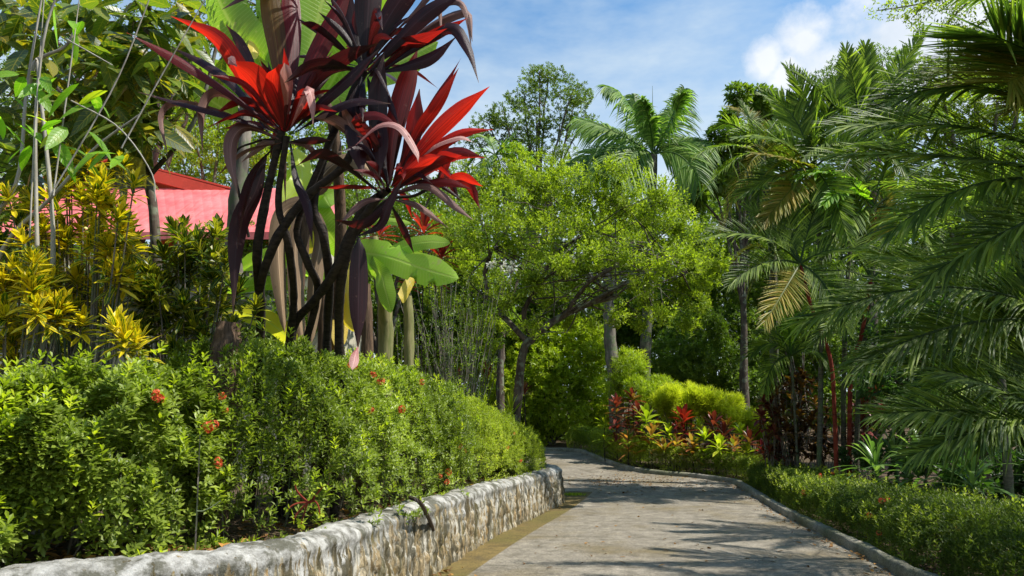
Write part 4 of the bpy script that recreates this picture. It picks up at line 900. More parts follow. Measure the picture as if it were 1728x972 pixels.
banana('banana plant with browned hanging leaf sheaths behind the cordyline canes', (500, 600), 9.4,
  [([(505, 620, 9.6), (500, 500, 9.5), (515, 380, 9.4), (520, 330, 9.4)], [.12, .10, .07], 'dead_stem'), ([(545, 620, 9.8), (548, 480, 9.8)], [.09, .08], 'dead_stem'), ([(620, 600, 10), (615, 480, 10)], [.09, .08], 'dead_stem')],
  [([(520, 340), (480, 360), (470, 420), (480, 560)], 26, 'dead_leaf', dict(roll=.3, fold=.6)), ([(520, 350), (540, 400), (530, 470), (525, 580)], 24, 'dead_leaf', dict(roll=-.3, fold=.6)),
   ([(520, 330), (560, 280), (600, 270), (640, 300)], 34, 'dead_leaf', dict(roll=.6, fold=.5)), ([(500, 480), (440, 480), (400, 485), (362, 486)], 26, 'banana', dict(roll=.5)),
   ([(500, 580), (460, 548), (430, 535), (390, 525)], 34, 'banana', dict(roll=.5)), ([(400, 500), (395, 480), (385, 470), (365, 482)], 24, 'banana', dict(roll=.2)),
   ([(520, 350), (500, 400), (500, 480), (510, 580)], 24, 'dead_leaf', dict(roll=.2, fold=.5))])
banana('tall banana plant with upright light green leaves high behind the dark cordylines', (600, 600), 9.7,
  [([(560, 600, 10.6), (575, 400, 10.), (560, 200, 9.5), (520, 140, 9.5)], [.10, .08, .05], 'dead_stem')],
  [([(520, 180), (440, 100), (390, 40), (350, -40)], 80, 'banana', dict(roll=.4)), ([(510, 200), (520, 100), (540, 20), (560, -60)], 90, 'banana', dict(roll=-.3)),
   ([(505, 170), (480, 90), (470, 0), (470, -90)], 80, 'banana', dict(roll=.2)), ([(540, 200), (600, 130), (660, 110), (740, 70)], 60, 'banana', dict(roll=.6)),
   ([(520, 180), (420, 150), (360, 130), (300, 120)], 56, 'banana', dict(roll=.5)), ([(530, 190), (590, 90), (640, 30), (700, -10)], 70, 'banana', dict(roll=-.5)),
   ([(500, 250), (510, 300), (490, 330), (470, 350)], 36, 'banana', dict(roll=.3)), ([(440, 40), (432, 60), (428, 80), (430, 100)], 18, 'banana_yellow', dict(roll=.1)),
   ([(400, 200), (330, 150), (300, 110), (340, 60)], 60, 'banana', dict(roll=.5))])
# brown trunk and dead stump left of the cordylines
tree('tree', 'slim grey-brown tree rising behind the dark cordyline canes', 'tree', tuple(at(395, 640, 9.5)[:2])+(.6,), px_clumps([(420, 80, 60), (380, 20, 60), (450, 20, 60), (340, 90, 40)], 10.5), 'tree_mid', 260, .12, 'bark_grey',
     trunk_pts=spline([at(385, 640, 9.5), at(392, 470, 9.5), at(400, 350, 9.5), at(412, 250, 9.5), at(425, 120, 9.8)], 20), L=.12, W=.045, k=6)
b = at(378, 640, 6.6); o = thing('banana_stump', 'brown dried banana stump standing in the hedge below the dark hanging leaf', 'stump', (b[0], b[1], .66)); mb = MB(); tube(mb, spline([[b[0], b[1], .6], at(380, 600, 6.6), at(385, 545, 6.6)], 30), [.14, .13, .11], 22, bump=.5); mb.build('trunk', M['dead_stem'], o, True)
# ---------------- central spreading tree
Yc = 16.5
tp = [at(864, 655, Yc), at(880, 610, Yc), at(897, 572, Yc), at(930, 545, Yc), at(985, 516, Yc), at(1040, 500, Yc)]; tp[0][2] = zsoil(tp[0][0], Yc)-.1
b = tp[0]; o = thing('flowering_tree', 'spreading lime green small-leaved tree whose slanting trunk forks beside the bend of the path', 'tree', b)
mw, mb = MB(), MB(); q = spline(tp, 30); tube(mw, q, [.11, .095, .08, .055], 9, bump=.2)
f2 = spline([q[12], at(884, 530, Yc), at(905, 485, Yc-.2), at(938, 430, Yc-.4), at(985, 395, Yc-.4)], 24); tube(mw, f2, [.065, .05, .03], 8, bump=.15)
f3 = spline([q[10], at(860, 545, Yc+.3), at(838, 520, Yc+.4), at(818, 470, Yc+.3), at(830, 420, Yc)], 20); tube(mw, f3, [.07, .05], 7, bump=.15)
f4 = spline([q[24], at(1070, 470, Yc-.3), at(1110, 455, Yc-.5), at(1160, 460, Yc-.5)], 16); tube(mw, f4, [.06, .03], 6, bump=.15)
f5 = spline([q[20], at(990, 480, Yc-.5), at(1040, 450, Yc-.8), at(1100, 420, Yc-.8)], 16); tube(mw, f5, [.05, .02], 6)
for _ in range(40):
    src = [q, f2, f3, f4, f5][rng.integers(5)]; a = src[rng.integers(len(src)//3, len(src))]; d = nrm(rng.normal(0, 1, 3)*[1, .8, .7]+UP*.3)
    e = a+d*rng.uniform(.5, 1.5); tube(mw, bez(a, (a+e)/2+rng.normal(0, .15, 3), e, 7), [.022, .007], 4)
CC = [(800, 385, 55), (850, 345, 55), (905, 325, 60), (965, 315, 62), (1030, 320, 62), (1090, 345, 58), (1140, 385, 50), (1175, 430, 42), (1110, 430, 55), (1040, 400, 60), (960, 400, 62), (880, 400, 58), (810, 450, 48), (1060, 460, 45), (980, 455, 45), (900, 470, 42), (1150, 480, 36), (850, 500, 36), (790, 520, 32), (1190, 470, 30), (940, 290, 35), (1040, 285, 30), (1120, 330, 35), (1010, 500, 28), (1090, 505, 28), (770, 440, 30), (1150, 350, 25), (740, 500, 30), (720, 440, 28), (840, 545, 22), (960, 540, 22), (1040, 530, 26), (1120, 525, 28), (1180, 510, 26), (1210, 440, 26), (750, 380, 30), (870, 290, 30), (800, 560, 26), (830, 580, 22), (900, 545, 24), (930, 500, 30), (870, 560, 18), (1080, 540, 24), (1160, 540, 22), (1000, 545, 22)]
cl = px_clumps(CC, Yc, .075)+px_clumps([(1120, 440, 40, Yc-1.7), (1060, 420, 40, Yc-1.8), (1000, 430, 34, Yc-1.7), (1160, 430, 30, Yc-1.5), (1090, 480, 30, Yc-1.6), (950, 440, 30, Yc-1.6)], 0)
crown(mb, mw, cl, 1350, [q[-1], f2[-1], f3[-1], f4[-1], f5[-1], f2[12], q[18]], 'd', L=.10, W=.042, k=7, sl=.18, squash=.9, gap=.52, up=.6, limb=.018, twigs=3, solid=.7, seed=3)
mw.build('trunk', M['bark'], o, True); mb.build('crown', M['tree_lime'], o)
mb = MB()
for x, y in [(826, 448), (832, 445), (850, 452), (855, 458), (868, 452), (848, 446), (862, 447), (965, 437)]:
    p = at(x, y, Yc-1.45); u_ = rand_dir(12); diamonds(mb, p+u_*.03, u_, rand_dir(12), .07, .055)
mb.build('white_blossom', M['white_flower'], o)

# bare twiggy shrub with red-tipped leaves between banana and central tree
b = at(760, 600, 15.2); b[2] = zsoil(b[0], b[1]); o = thing('twiggy_shrub', 'tangled half-bare twig shrub with pale stems beside the banana leaves', 'shrub', b); mb, ml = MB(), MB()
for _ in range(90):
    e = at(rng.uniform(668, 850), rng.uniform(455, 610), 15.0+rng.uniform(-.8, .8)); s_ = b+rng.normal(0, .3, 3)*[1, 1, 0]
    q = bez(s_, (s_+e)/2+rng.normal(0, .25, 3), e, 8); tube(mb, q, [.014, .005], 4)
    shoots(ml, q[2:], nrm(q[2:]-s_+UP*.2), 7, .12, .08, .034, 1.3)
mb.build('stems', M['bark_grey'], o); ml.build('foliage', M['tree_mid'], o)
# red-leaved plants around there
def ti_small(label, p, s, mat='red_ti', L=.42, W=.07, n=26, whorls=1, h=.9, base_z=None, group=None, name='ti_plant', cat='ti plant', drp=.25):
    z = base_z if base_z is not None else gz(p); b = np.array([p[0], p[1], z]); o = thing(name, label, cat, b, group); mb, mw = MB(), MB()
    tube(mw, [b, (b+p)/2+rng.normal(0, .03, 3), p], [.018, .012], 5)
    for k in range(whorls):
        c = p*(1-k/whorls*.8)+b*(k/whorls*.8); rosette(mb, c, n if k == 0 else n//2, L*s, W*s, 0 if k == 0 else -10, 82 if k == 0 else 45, drp, 'lance', 5, .3)
    mw.build('stem', M['cane'], o); mb.build('foliage', M[mat], o, True); return o
for x, y, s, lb in [(715, 398, 1.0, 'bright red ti plant rosette standing up beside the cordyline leaf tips'), (640, 402, .9, 'red ti plant rosette peeking over the big green banana leaf'), (745, 440, .9, 'thin red ti plant at the tip of the long banana leaf'), (735, 478, .7, 'small red ti plant below the tip of the long banana leaf'), (690, 488, .6, 'small orange-red ti plant below the banana leaf')]:
    p = at(x, y, 16.); ti_small(lb, p, s*1.4, L=.5, base_z=zsoil(p[0], p[1]))
for x, y, s, lb in [(822, 640, 1.0, 'dark red bromeliad at the hedge top by the slanting trunk'), (885, 668, .9, 'spiky dark bromeliad at the hedge end near the bend'), (776, 634, .5, 'tiny red bromeliad beside a pale twig')]:
    p = at(x, y, 16.8 if x > 860 else 15.5); ti_small(lb, p, s, 'brom', L=.36, W=.04, n=34, base_z=zsoil(p[0], p[1]), name='bromeliad', cat='bromeliad', drp=.1, whorls=2 if s == 1 else 1)
p = at(862, 690, 16.); o = thing('grass_tuft', 'tuft of long upright green blades at the hedge top beside the bromeliads', 'grass tuft', p); mb = MB(); rosette(mb, p-UP*.2, 20, .75, .045, 50, 85, .3, 'grass', 7, .2); mb.build('blades', M['lime_shrub'], o)

# ---------------- behind the bend: lime shrubs, undergrowth
shrub('shrub', 'big rounded lime green shrub under the slanting trunk of the spreading tree', 'shrub', at(930, 700, 32)[:2], px_clumps([(905, 610, 45), (935, 640, 50), (985, 600, 48), (890, 665, 42), (950, 690, 42), (1005, 655, 40), (1010, 700, 32), (870, 610, 40), (930, 575, 35), (985, 560, 30), (850, 650, 45), (910, 725, 35), (860, 700, 40)], 32, .03), 'lime_shrub', 420, kind='d', L=.19, W=.075, k=7, gap=.1, seed=1)
shrub('shrub', 'yellow-green feathery shrub between the two trunks', 'shrub', at(1060, 690, 27)[:2], px_clumps([(1060, 618, 32), (1045, 650, 26), (1115, 660, 30), (1075, 660, 26), (1140, 690, 20)], 26.5, .02), 'lime_shrub', 700, kind='d', L=.20, W=.028, k=9, gap=.05, up=1.1, seed=2)
for nm, x0, x1, ya, yb, nc in [('bright yellow feathery shrub beside the palm trunk, left of the taller yellow one', 1108, 1178, 660, 695, 20), ('tallest bright yellow feathery shrub in the flower bed', 1175, 1245, 668, 708, 20), ('low bright yellow feathery shrub sloping toward the bronze shrubs', 1240, 1300, 702, 745, 16)]:
    c = [(rng.uniform(x0, x1), 0, rng.uniform(10, 17), rng.uniform(-.6, .6)) for _ in range(nc)]; c = [(a, ya+(a-x0)/(x1-x0)*(14 if nc else 0)+rng.uniform(0, 1)**1.5*(yb-ya), r, q) for a, _, r, q in c]
    shrub('feathery_shrub', nm, 'shrub', at((x0+x1)/2, 700, 24.5)[:2], px_clumps(c, 24.5, 0) if False else [(at(a, y-4, 24.5+q), r*24.5/F) for a, y, r, q in c], 'yellow_fern', 1300, kind='d', L=.22, W=.022, k=10, gap=.3, up=1.3, seed=3, spread=.9, squash=1.1, limb=.02)
UB = [('dark undergrowth bush behind the yellow feathery shrubs', [(1150, 600, 55), (1210, 620, 60), (1180, 550, 50), (1250, 660, 45), (1120, 640, 40)], 34, 'tree_mid'),
      ('dark undergrowth bush behind the low palm stems', [(1270, 600, 60), (1310, 650, 50), (1240, 540, 45), (1330, 590, 45)], 36, 'tree_mid'),
      ('shaded dense bush filling the hollow under the spreading tree', [(1100, 540, 60), (1040, 560, 55), (980, 520, 55), (1060, 500, 60), (1150, 510, 50)], 38, 'tree_mid'),
      ('shaded bush behind the slanting trunk', [(900, 530, 60), (840, 560, 55), (860, 620, 50), (800, 600, 45), (930, 480, 60)], 33, 'tree_mid'),
      ('dim green bush behind the twig shrub and banana plants', [(740, 520, 60), (700, 460, 60), (780, 460, 60), (650, 520, 60), (600, 480, 60), (760, 600, 60), (700, 580, 60), (820, 540, 50), (780, 400, 50)], 24, 'tree_mid'),
      ('dusky bush behind the far side of the palm group', [(1220, 480, 60), (1290, 470, 60), (1180, 430, 50), (1330, 520, 55)], 36, 'tree_mid'),
      ('dark bush closing the end of the path', [(930, 730, 40), (985, 730, 36), (880, 725, 45), (1030, 722, 32), (820, 690, 50)], 35.5, 'tree_mid')]
for lb, c, Y_, mt in UB: shrub('bush', lb, 'bush', at(c[0][0], c[0][1], Y_)[:2], px_clumps(c, Y_, .05), mt, 420, kind='d', L=.19, W=.09, k=6, gap=.05, seed=rng.random()*5, twigs=2)
# ---------------- trees behind
BT = [
 ('airy feathery tree with visible forked branches, tallest against the sky', [(925, 140, 44), (885, 165, 38), (965, 165, 36), (850, 195, 40), (905, 205, 38), (945, 215, 36), (985, 205, 24), (975, 160, 28), (825, 215, 34), (895, 250, 36), (940, 262, 32), (870, 235, 34), (910, 125, 24), (800, 235, 28)], 40, 'tree_far', 260, dict(L=.18, W=.08, k=6, gap=.42, solid=.4, squash=.55, twigs=8), .22),
 ('pale green tree in front of the airy one, left of the fan of palm fronds', [(850, 300, 48), (900, 290, 42), (810, 330, 45), (950, 300, 36), (870, 260, 28), (790, 290, 40), (760, 350, 45)], 30, 'tree_lime', 260, dict(L=.16, W=.07, k=6, gap=.3, squash=.7), .16),
 ('bright green tree seen between the cordyline canes and red roof', [(330, 240, 50), (290, 200, 50), (370, 200, 50), (400, 270, 50), (340, 290, 40), (250, 250, 50), (440, 240, 60), (430, 170, 50)], 21, 'tree_lime', 330, dict(L=.13, W=.055, k=6, gap=.3), .16),
 ('leafy tree above the far end of the red roof', [(170, 230, 60), (110, 180, 60), (60, 240, 60), (20, 160, 70), (130, 120, 60), (220, 150, 60)], 22, 'tree_mid', 230, dict(L=.16, W=.07, k=6, gap=.25), .18),
 ('tall sunlit tree whose small leaves fill the sky over the broadleaf trees', [(60, 30, 70), (160, 10, 60), (250, 40, 60), (340, 20, 60), (30, 90, 60), (120, 70, 60), (220, 90, 50), (300, 90, 60), (420, 60, 60), (330, 150, 60)], 18, 'tree_mid', 300, dict(L=.10, W=.045, k=6, gap=.42, solid=.4), .2),
 ('mid green tree behind the scarlet cordyline fan', [(600, 330, 60), (680, 340, 60), (740, 310, 45), (700, 400, 60), (620, 420, 60), (540, 340, 60), (760, 390, 40), (560, 430, 60)], 20, 'tree_mid', 250, dict(L=.14, W=.06, k=6, gap=.25), .15),
 ('dark glossy whorled-leaf tree right of the tall fan palm', [(1245, 160, 22), (1285, 165, 24), (1235, 195, 18), (1300, 190, 30), (1265, 240, 36), (1215, 235, 26), (1310, 250, 36), (1240, 290, 40), (1290, 320, 40), (1200, 300, 34), (1170, 330, 28)], 28.5, 'tree_mid', 260, dict(kind='l', L=.36, W=.13, k=7, gap=.25, sl=.16, prof='obov', S=4), .16),
 ('rounded dense-leaved tree against the cloud behind the upright palm fronds', [(1450, 110, 34), (1490, 110, 34), (1420, 115, 26), (1520, 130, 32), (1400, 130, 26), (1470, 150, 42), (1530, 95, 22), (1540, 160, 36), (1395, 165, 30)], 31, 'tree_mid', 300, dict(L=.13, W=.06, k=7, gap=.2), .18),
 ('light green tree behind the big near fronds', [(1640, 140, 36), (1690, 125, 36), (1740, 130, 40), (1590, 160, 34), (1650, 190, 50), (1720, 200, 50), (1580, 210, 40), (1780, 160, 50), (1560, 120, 26), (1620, 240, 45), (1700, 250, 45), (1780, 220, 50), (1540, 200, 36)], 22, 'tree_lime', 520, dict(L=.13, W=.055, k=7, gap=.25), .18),
 ('leafy backdrop tree between the red palm stem and the near fronds', [(1560, 290, 60), (1620, 330, 60), (1700, 330, 60), (1580, 390, 50), (1660, 420, 60), (1530, 440, 40), (1720, 260, 50), (1740, 430, 50)], 20, 'tree_mid', 230, dict(L=.16, W=.07, k=7, gap=.2), .18),
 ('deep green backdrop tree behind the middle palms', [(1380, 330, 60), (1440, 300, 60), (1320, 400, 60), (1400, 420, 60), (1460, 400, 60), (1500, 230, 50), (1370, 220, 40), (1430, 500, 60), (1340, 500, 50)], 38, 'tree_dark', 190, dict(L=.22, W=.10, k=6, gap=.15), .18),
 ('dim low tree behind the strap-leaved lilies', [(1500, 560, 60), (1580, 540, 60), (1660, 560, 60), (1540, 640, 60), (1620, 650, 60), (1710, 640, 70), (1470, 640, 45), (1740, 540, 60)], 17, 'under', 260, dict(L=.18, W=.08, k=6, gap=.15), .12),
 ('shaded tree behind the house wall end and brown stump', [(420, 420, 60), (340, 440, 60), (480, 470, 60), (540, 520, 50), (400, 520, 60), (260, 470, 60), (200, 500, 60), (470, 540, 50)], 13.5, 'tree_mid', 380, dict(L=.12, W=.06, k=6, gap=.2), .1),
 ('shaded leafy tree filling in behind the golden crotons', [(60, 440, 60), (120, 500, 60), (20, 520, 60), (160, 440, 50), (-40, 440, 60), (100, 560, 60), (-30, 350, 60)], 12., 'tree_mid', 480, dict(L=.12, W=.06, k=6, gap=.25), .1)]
for lb, c, Y_, mt, per, kw, tr in BT:
    cx = np.mean([q[0] for q in c]); kw.setdefault('seed', rng.random()*6)
    tree('tree', lb, 'tree', at(cx, 600, Y_)[:2], px_clumps(c, Y_, .05), mt, per, tr, **kw)
# more backdrop low on the right
for lb, c, Y_, mt in [('dark bush behind the red palm stems', [(1400, 600, 60), (1460, 580, 60), (1420, 680, 50), (1370, 640, 50), (1350, 560, 60)], 34, 'tree_mid'),
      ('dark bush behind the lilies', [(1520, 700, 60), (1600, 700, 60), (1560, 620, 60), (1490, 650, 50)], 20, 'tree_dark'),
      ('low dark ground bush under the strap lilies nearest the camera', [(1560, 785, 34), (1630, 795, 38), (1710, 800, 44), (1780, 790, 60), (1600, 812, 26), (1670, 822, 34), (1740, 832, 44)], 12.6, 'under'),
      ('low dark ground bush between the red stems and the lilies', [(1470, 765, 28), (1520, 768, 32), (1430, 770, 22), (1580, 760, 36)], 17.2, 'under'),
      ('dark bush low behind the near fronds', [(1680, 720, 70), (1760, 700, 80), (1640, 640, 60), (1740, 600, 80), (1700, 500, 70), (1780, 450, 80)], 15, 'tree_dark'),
      ('green bush behind the broad near frond', [(1520, 480, 60), (1600, 480, 60), (1680, 400, 60), (1640, 560, 60), (1560, 400, 50)], 24, 'tree_mid'),
      ('leafy bush behind the white-glinting palm', [(1330, 330, 60), (1300, 420, 50), (1270, 480, 50), (1350, 470, 60), (1260, 380, 40)], 30, 'tree_mid'),
      ('dusky bush under the whorled tree', [(1200, 400, 50), (1180, 340, 40), (1240, 350, 40), (1220, 450, 50), (1150, 330, 30)], 38, 'tree_mid')]:
    shrub('bush', lb, 'bush', at(c[0][0], c[0][1], Y_)[:2], px_clumps(c, Y_, .04), mt, 230, kind='d', L=.2, W=.09, k=6, gap=.05, seed=rng.random()*5, twigs=2)
# two trunks at the bend
tree('tree', 'thick rough trunk with epiphytes standing behind the far hedge beneath the spreading crown', 'tree', at(1040, 700, 27)[:2], px_clumps([(1000, 330, 60), (1060, 370, 55), (950, 380, 55), (1110, 390, 50), (1030, 430, 45), (900, 400, 45)], 27, .02), 'tree_lime', 160, .26, 'bark_grey', trunk_pts=spline([[at(1042, 700, 27)[0], 27, .7], at(1038, 650, 27), at(1030, 580, 27), at(1027, 500, 27), at(1020, 400, 27.5)], 30), L=.17, W=.07, k=6, gap=.25)

# ---------------- far wood behind everything
for lb, x0, x1, top, Y_, mt, seed_ in [('dense green wood closing the view behind the garden', 560, 1900, 330, 46, 'tree_mid', 2.), ('wood behind the house and the broadleaf trees', -300, 620, 130, 30, 'tree_mid', 4.)]:
    mb = MB(); n = 26000; px_ = rng.uniform(x0, x1, n); yt = top+70*noise(np.stack([px_/260, px_*0, px_*0], 1), 1, seed_)
    py_ = yt+(740-yt)*rng.random(n)**1.1; Yr = Y_+rng.normal(0, 1.6, n)+2.2*noise(np.stack([px_/60, py_/60, px_*0], 1), 1, seed_)
    dx, dy = (px_-864)/F, (486-py_)/F; wy = CT-dy*ST; P = np.stack([dx*Yr/wy, Yr, (ST+dy*CT)*Yr/wy+EYE], 1)
    P = P[noise(P, .8, seed_) > -.75]; D = nrm(rand_dir(len(P))+[0, -.5, .6]); shoots(mb, P, D, 7, .25, .26*Y_/40, .12*Y_/40, 1.1, 'd', np.clip(.4+.4*noise(P, .6, seed_+2)+rng.normal(0, .2, len(P)), 0, 1))
    mw = MB()
    struct('woodland', mb, M[mt], kind='stuff', label=lb)
# ---------------- palms by pixel
def pframe(x, y, Y): return at(x, y, Y)
def palm_px(label, basepx, headpx, Y, fr, trunk_r=.09, mat='palm', LL=.6, shaft=None, group=None, n=34, w=.035, trunk='palm_trunk', trunk_px=None, base_z=None, spear=None, drp=.35, rib='rachis', **kw):
    b = at(basepx[0], basepx[1], Y); b[2] = base_z if base_z is not None else gz(b); hd = at(headpx[0], headpx[1], Y); o = thing('palm', label, 'palm', b, group)
    mid = [at(x, y, Y) for x, y in (trunk_px or [])]; tp = spline([b]+mid+[hd], 26)
    mb = MB(); tube(mb, tp, np.interp(np.linspace(0, 1, 26), [0, .08, 1], [trunk_r*1.3, trunk_r, trunk_r*.8]), 10, bump=.08); mb.build('trunk', M[trunk], o, True)
    if shaft:
        mb = MB(); k = tp[-6:]; tube(mb, k, [trunk_r*1.1, trunk_r*1.25, trunk_r*.7], 10); mb.build('crownshaft', M[shaft], o, True)
    if spear: mb = MB(); tube(mb, [hd, at(spear[0], spear[1], Y)], [.03, .006], 5); mb.build('spear', M['rachis'], o)
    for f in fr:
        cx, cy_, tx, ty = f[:4]; dy = f[4] if len(f) > 4 else rng.uniform(-.5, .5); m_ = f[5] if len(f) > 5 and f[5] else mat; ro = f[6] if len(f) > 6 else rng.uniform(-.6, .6); l_ = f[7] if len(f) > 7 else 1.
        if rng.random() < .06 and m_ in ('palm', 'palm_dark'): m_ = 'palm_yellow'
        frond(o, hd, at(cx, cy_, Y+dy*.5), at(tx, ty, Y+dy), LL=LL*l_, n=n, w=w, mat=m_, roll=ro, droop=drp, rr=.012*Y**.3, **kw)
    return o
palm_px('tall palm with a fan of broad pale green arching fronds against the sky', (1082, 700), (1102, 262), 27,
  [(1060, 150, 1022, 146, -1., None, .8), (1040, 215, 973, 200, .5, None, .9), (1020, 230, 962, 285, -1, None, 1.0), (1040, 235, 1010, 292, -1.5, None, .9), (1078, 180, 1066, 160, 1.5, None, .3), (1100, 200, 1082, 168, -1.6, None, -.8, .7), (1135, 200, 1155, 150, 1, None, -.9), (1150, 175, 1148, 160, -1.4, None, -.6), (1150, 225, 1200, 245, 0, None, -.9), (1150, 240, 1180, 305, -1., None, -1.), (1115, 210, 1112, 195, .6, None, .3, .7), (1070, 235, 1045, 300, -2, None, .9), (1150, 215, 1230, 260, 1.5, None, -.8)],
  .22, 'palm_far', 1.25, n=80, w=.085, trunk_px=[(1088, 620), (1092, 540), (1097, 420)], spear=(1101, 145), drp=.75, base_z=.7, tipa=40, vee=.1)
palm_px('small feathery palm head beside the scarlet leaf tips', (850, 640), (835, 262), 31, [(810, 240, 785, 290, 0), (850, 235, 895, 262, 0), (870, 250, 885, 300, -1), (830, 225, 800, 232, .5), (820, 260, 800, 320, -1), (845, 260, 850, 325, -1), (860, 240, 868, 225, 1)], .12, 'palm_far', .7, n=30, w=.06, base_z=1)
palm_px('palm with arching fronds spilling left below the whorled tree', (1310, 720), (1285, 260), 20,
  [(1240, 190, 1205, 215, 0), (1230, 230, 1170, 265, -1), (1250, 245, 1180, 330, -1), (1262, 260, 1215, 390, -.5), (1290, 190, 1225, 180, 1), (1300, 200, 1330, 190, 1), (1290, 300, 1270, 400, -1), (1320, 240, 1360, 290, 0), (1270, 200, 1250, 172, .5)], .12, 'palm', .62, n=44, w=.045, base_z=.5, trunk_px=[(1305, 560), (1303, 420)])
PW = 'sealing-wax palms clustered right of the flower bed'
palm_px('clump palm with white-glinting fronds spreading left against the cloud', (1376, 775), (1372, 285), 18,
  [(1350, 180, 1292, 162, .8, None, .9), (1320, 220, 1245, 232, -.4, None, 1.0), (1385, 180, 1330, 118, .6, None, .8), (1350, 270, 1268, 258, -.8, 'palm_yellow', .9), (1320, 280, 1250, 330, 0, None, .9), (1400, 190, 1410, 140, .8, None, -.6), (1430, 230, 1480, 250, -.5, None, -.9), (1340, 310, 1285, 380, -.7, 'palm_yellow', .9), (1400, 300, 1430, 400, -1, None, -.8)], .062, 'palm', .82, group=PW, n=72, w=.05, drp=.12, trunk_px=[(1385, 640), (1385, 450)], vee=.45)
palm_px('clump palm holding up two stiff dark fronds above the dense round tree', (1420, 780), (1452, 250), 18.6,
  [(1450, 160, 1426, 84, .4, None, .5), (1490, 160, 1560, 52, .5, None, -.6), (1462, 150, 1460, 78, 1, None, -.3), (1420, 170, 1338, 122, -.5, None, 1.), (1520, 190, 1580, 200, 0, None, -.9), (1400, 220, 1350, 270, -.8, None, .9), (1510, 240, 1550, 320, -.8, None, -.9), (1430, 260, 1400, 350, -1, None, .8)], .062, 'palm_dark', .82, group=PW, shaft='red_stem', n=72, w=.05, drp=.15, trunk_px=[(1424, 640), (1432, 450)], vee=.5)
palm_px('clump palm with bare red stem and a drooping head half way up', (1407, 780), (1350, 445), 17.3,
  [(1290, 375, 1186, 402, -.5, None, .9), (1290, 425, 1232, 480, -.8, None, .9), (1310, 380, 1262, 350, .5, None, .8), (1370, 360, 1382, 330, .5, None, -.5), (1420, 400, 1480, 440, -.5, None, -.8), (1330, 480, 1290, 545, -1, 'palm_yellow', .8), (1400, 470, 1430, 560, -1, None, -.8), (1320, 350, 1330, 300, .7, None, .4)], .048, 'palm_dark', .78, group=PW, trunk='red_stem', n=66, w=.046, drp=.12, trunk_px=[(1408, 690), (1400, 600), (1370, 520)], vee=.4)
palm_px('clump palm with a slim scarlet stem and a head of dark fronds in shadow', (1428, 780), (1470, 470), 17.8,
  [(1420, 380, 1360, 350, 0, None, .8), (1400, 440, 1330, 480, -.6, None, .9), (1480, 380, 1500, 300, .6, None, -.4), (1530, 420, 1600, 460, 0, None, -.9), (1430, 500, 1375, 580, -.8, None, .8), (1510, 500, 1550, 590, -.8, None, -.8), (1440, 370, 1440, 290, .6, None, .2)], .052, 'palm_dark', .78, group=PW, trunk='red_stem', shaft='red_stem', n=66, w=.046, drp=.12, trunk_px=[(1436, 640), (1455, 560)], vee=.4)
palm_px('clump palm with red crownshaft showing between the fronds', (1440, 780), (1476, 350), 18.2,
  [(1420, 270, 1345, 300, -.8, 'palm_lime', .6, .8), (1430, 300, 1390, 345, -1.2, 'palm_lime', .7, .7), (1500, 250, 1540, 180, .5, None, -.4), (1540, 290, 1620, 330, 0, None, -.9), (1440, 240, 1400, 190, .6, None, .6), (1540, 340, 1580, 430, -.6, None, -.8), (1430, 350, 1390, 430, -.8, None, .8)], .062, 'palm', .76, group=PW, shaft='red_stem', n=42, w=.064, drp=.25, trunk_px=[(1450, 640), (1470, 500)], vee=.4)
palm_px('young palm rising beside the bronze shrubs', (1345, 780), (1335, 600), 18.3,
  [(1300, 560, 1266, 600, 0, None, .8), (1310, 545, 1285, 560, .5, None, .6), (1350, 540, 1352, 500, .5, None, -.3), (1380, 570, 1400, 620, -.5, None, -.8), (1330, 520, 1320, 490, .5, 'palm_lime', .3), (1300, 600, 1290, 660, -.5, None, .8), (1370, 550, 1410, 560, 0, None, -.7)], .035, 'palm', .6, n=40, w=.045, drp=.25)
palm_px('slim palm with grey stem behind the yellow shrub end', (1310, 770), (1303, 430), 19,
  [(1270, 400, 1240, 440, 0), (1290, 380, 1270, 360, .5), (1330, 400, 1350, 440, 0), (1290, 420, 1262, 500, -.5, 'palm_yellow'), (1320, 420, 1325, 500, -.5, 'palm_yellow'), (1310, 385, 1330, 370, .5)], .07, 'palm', .5, n=30, w=.04)
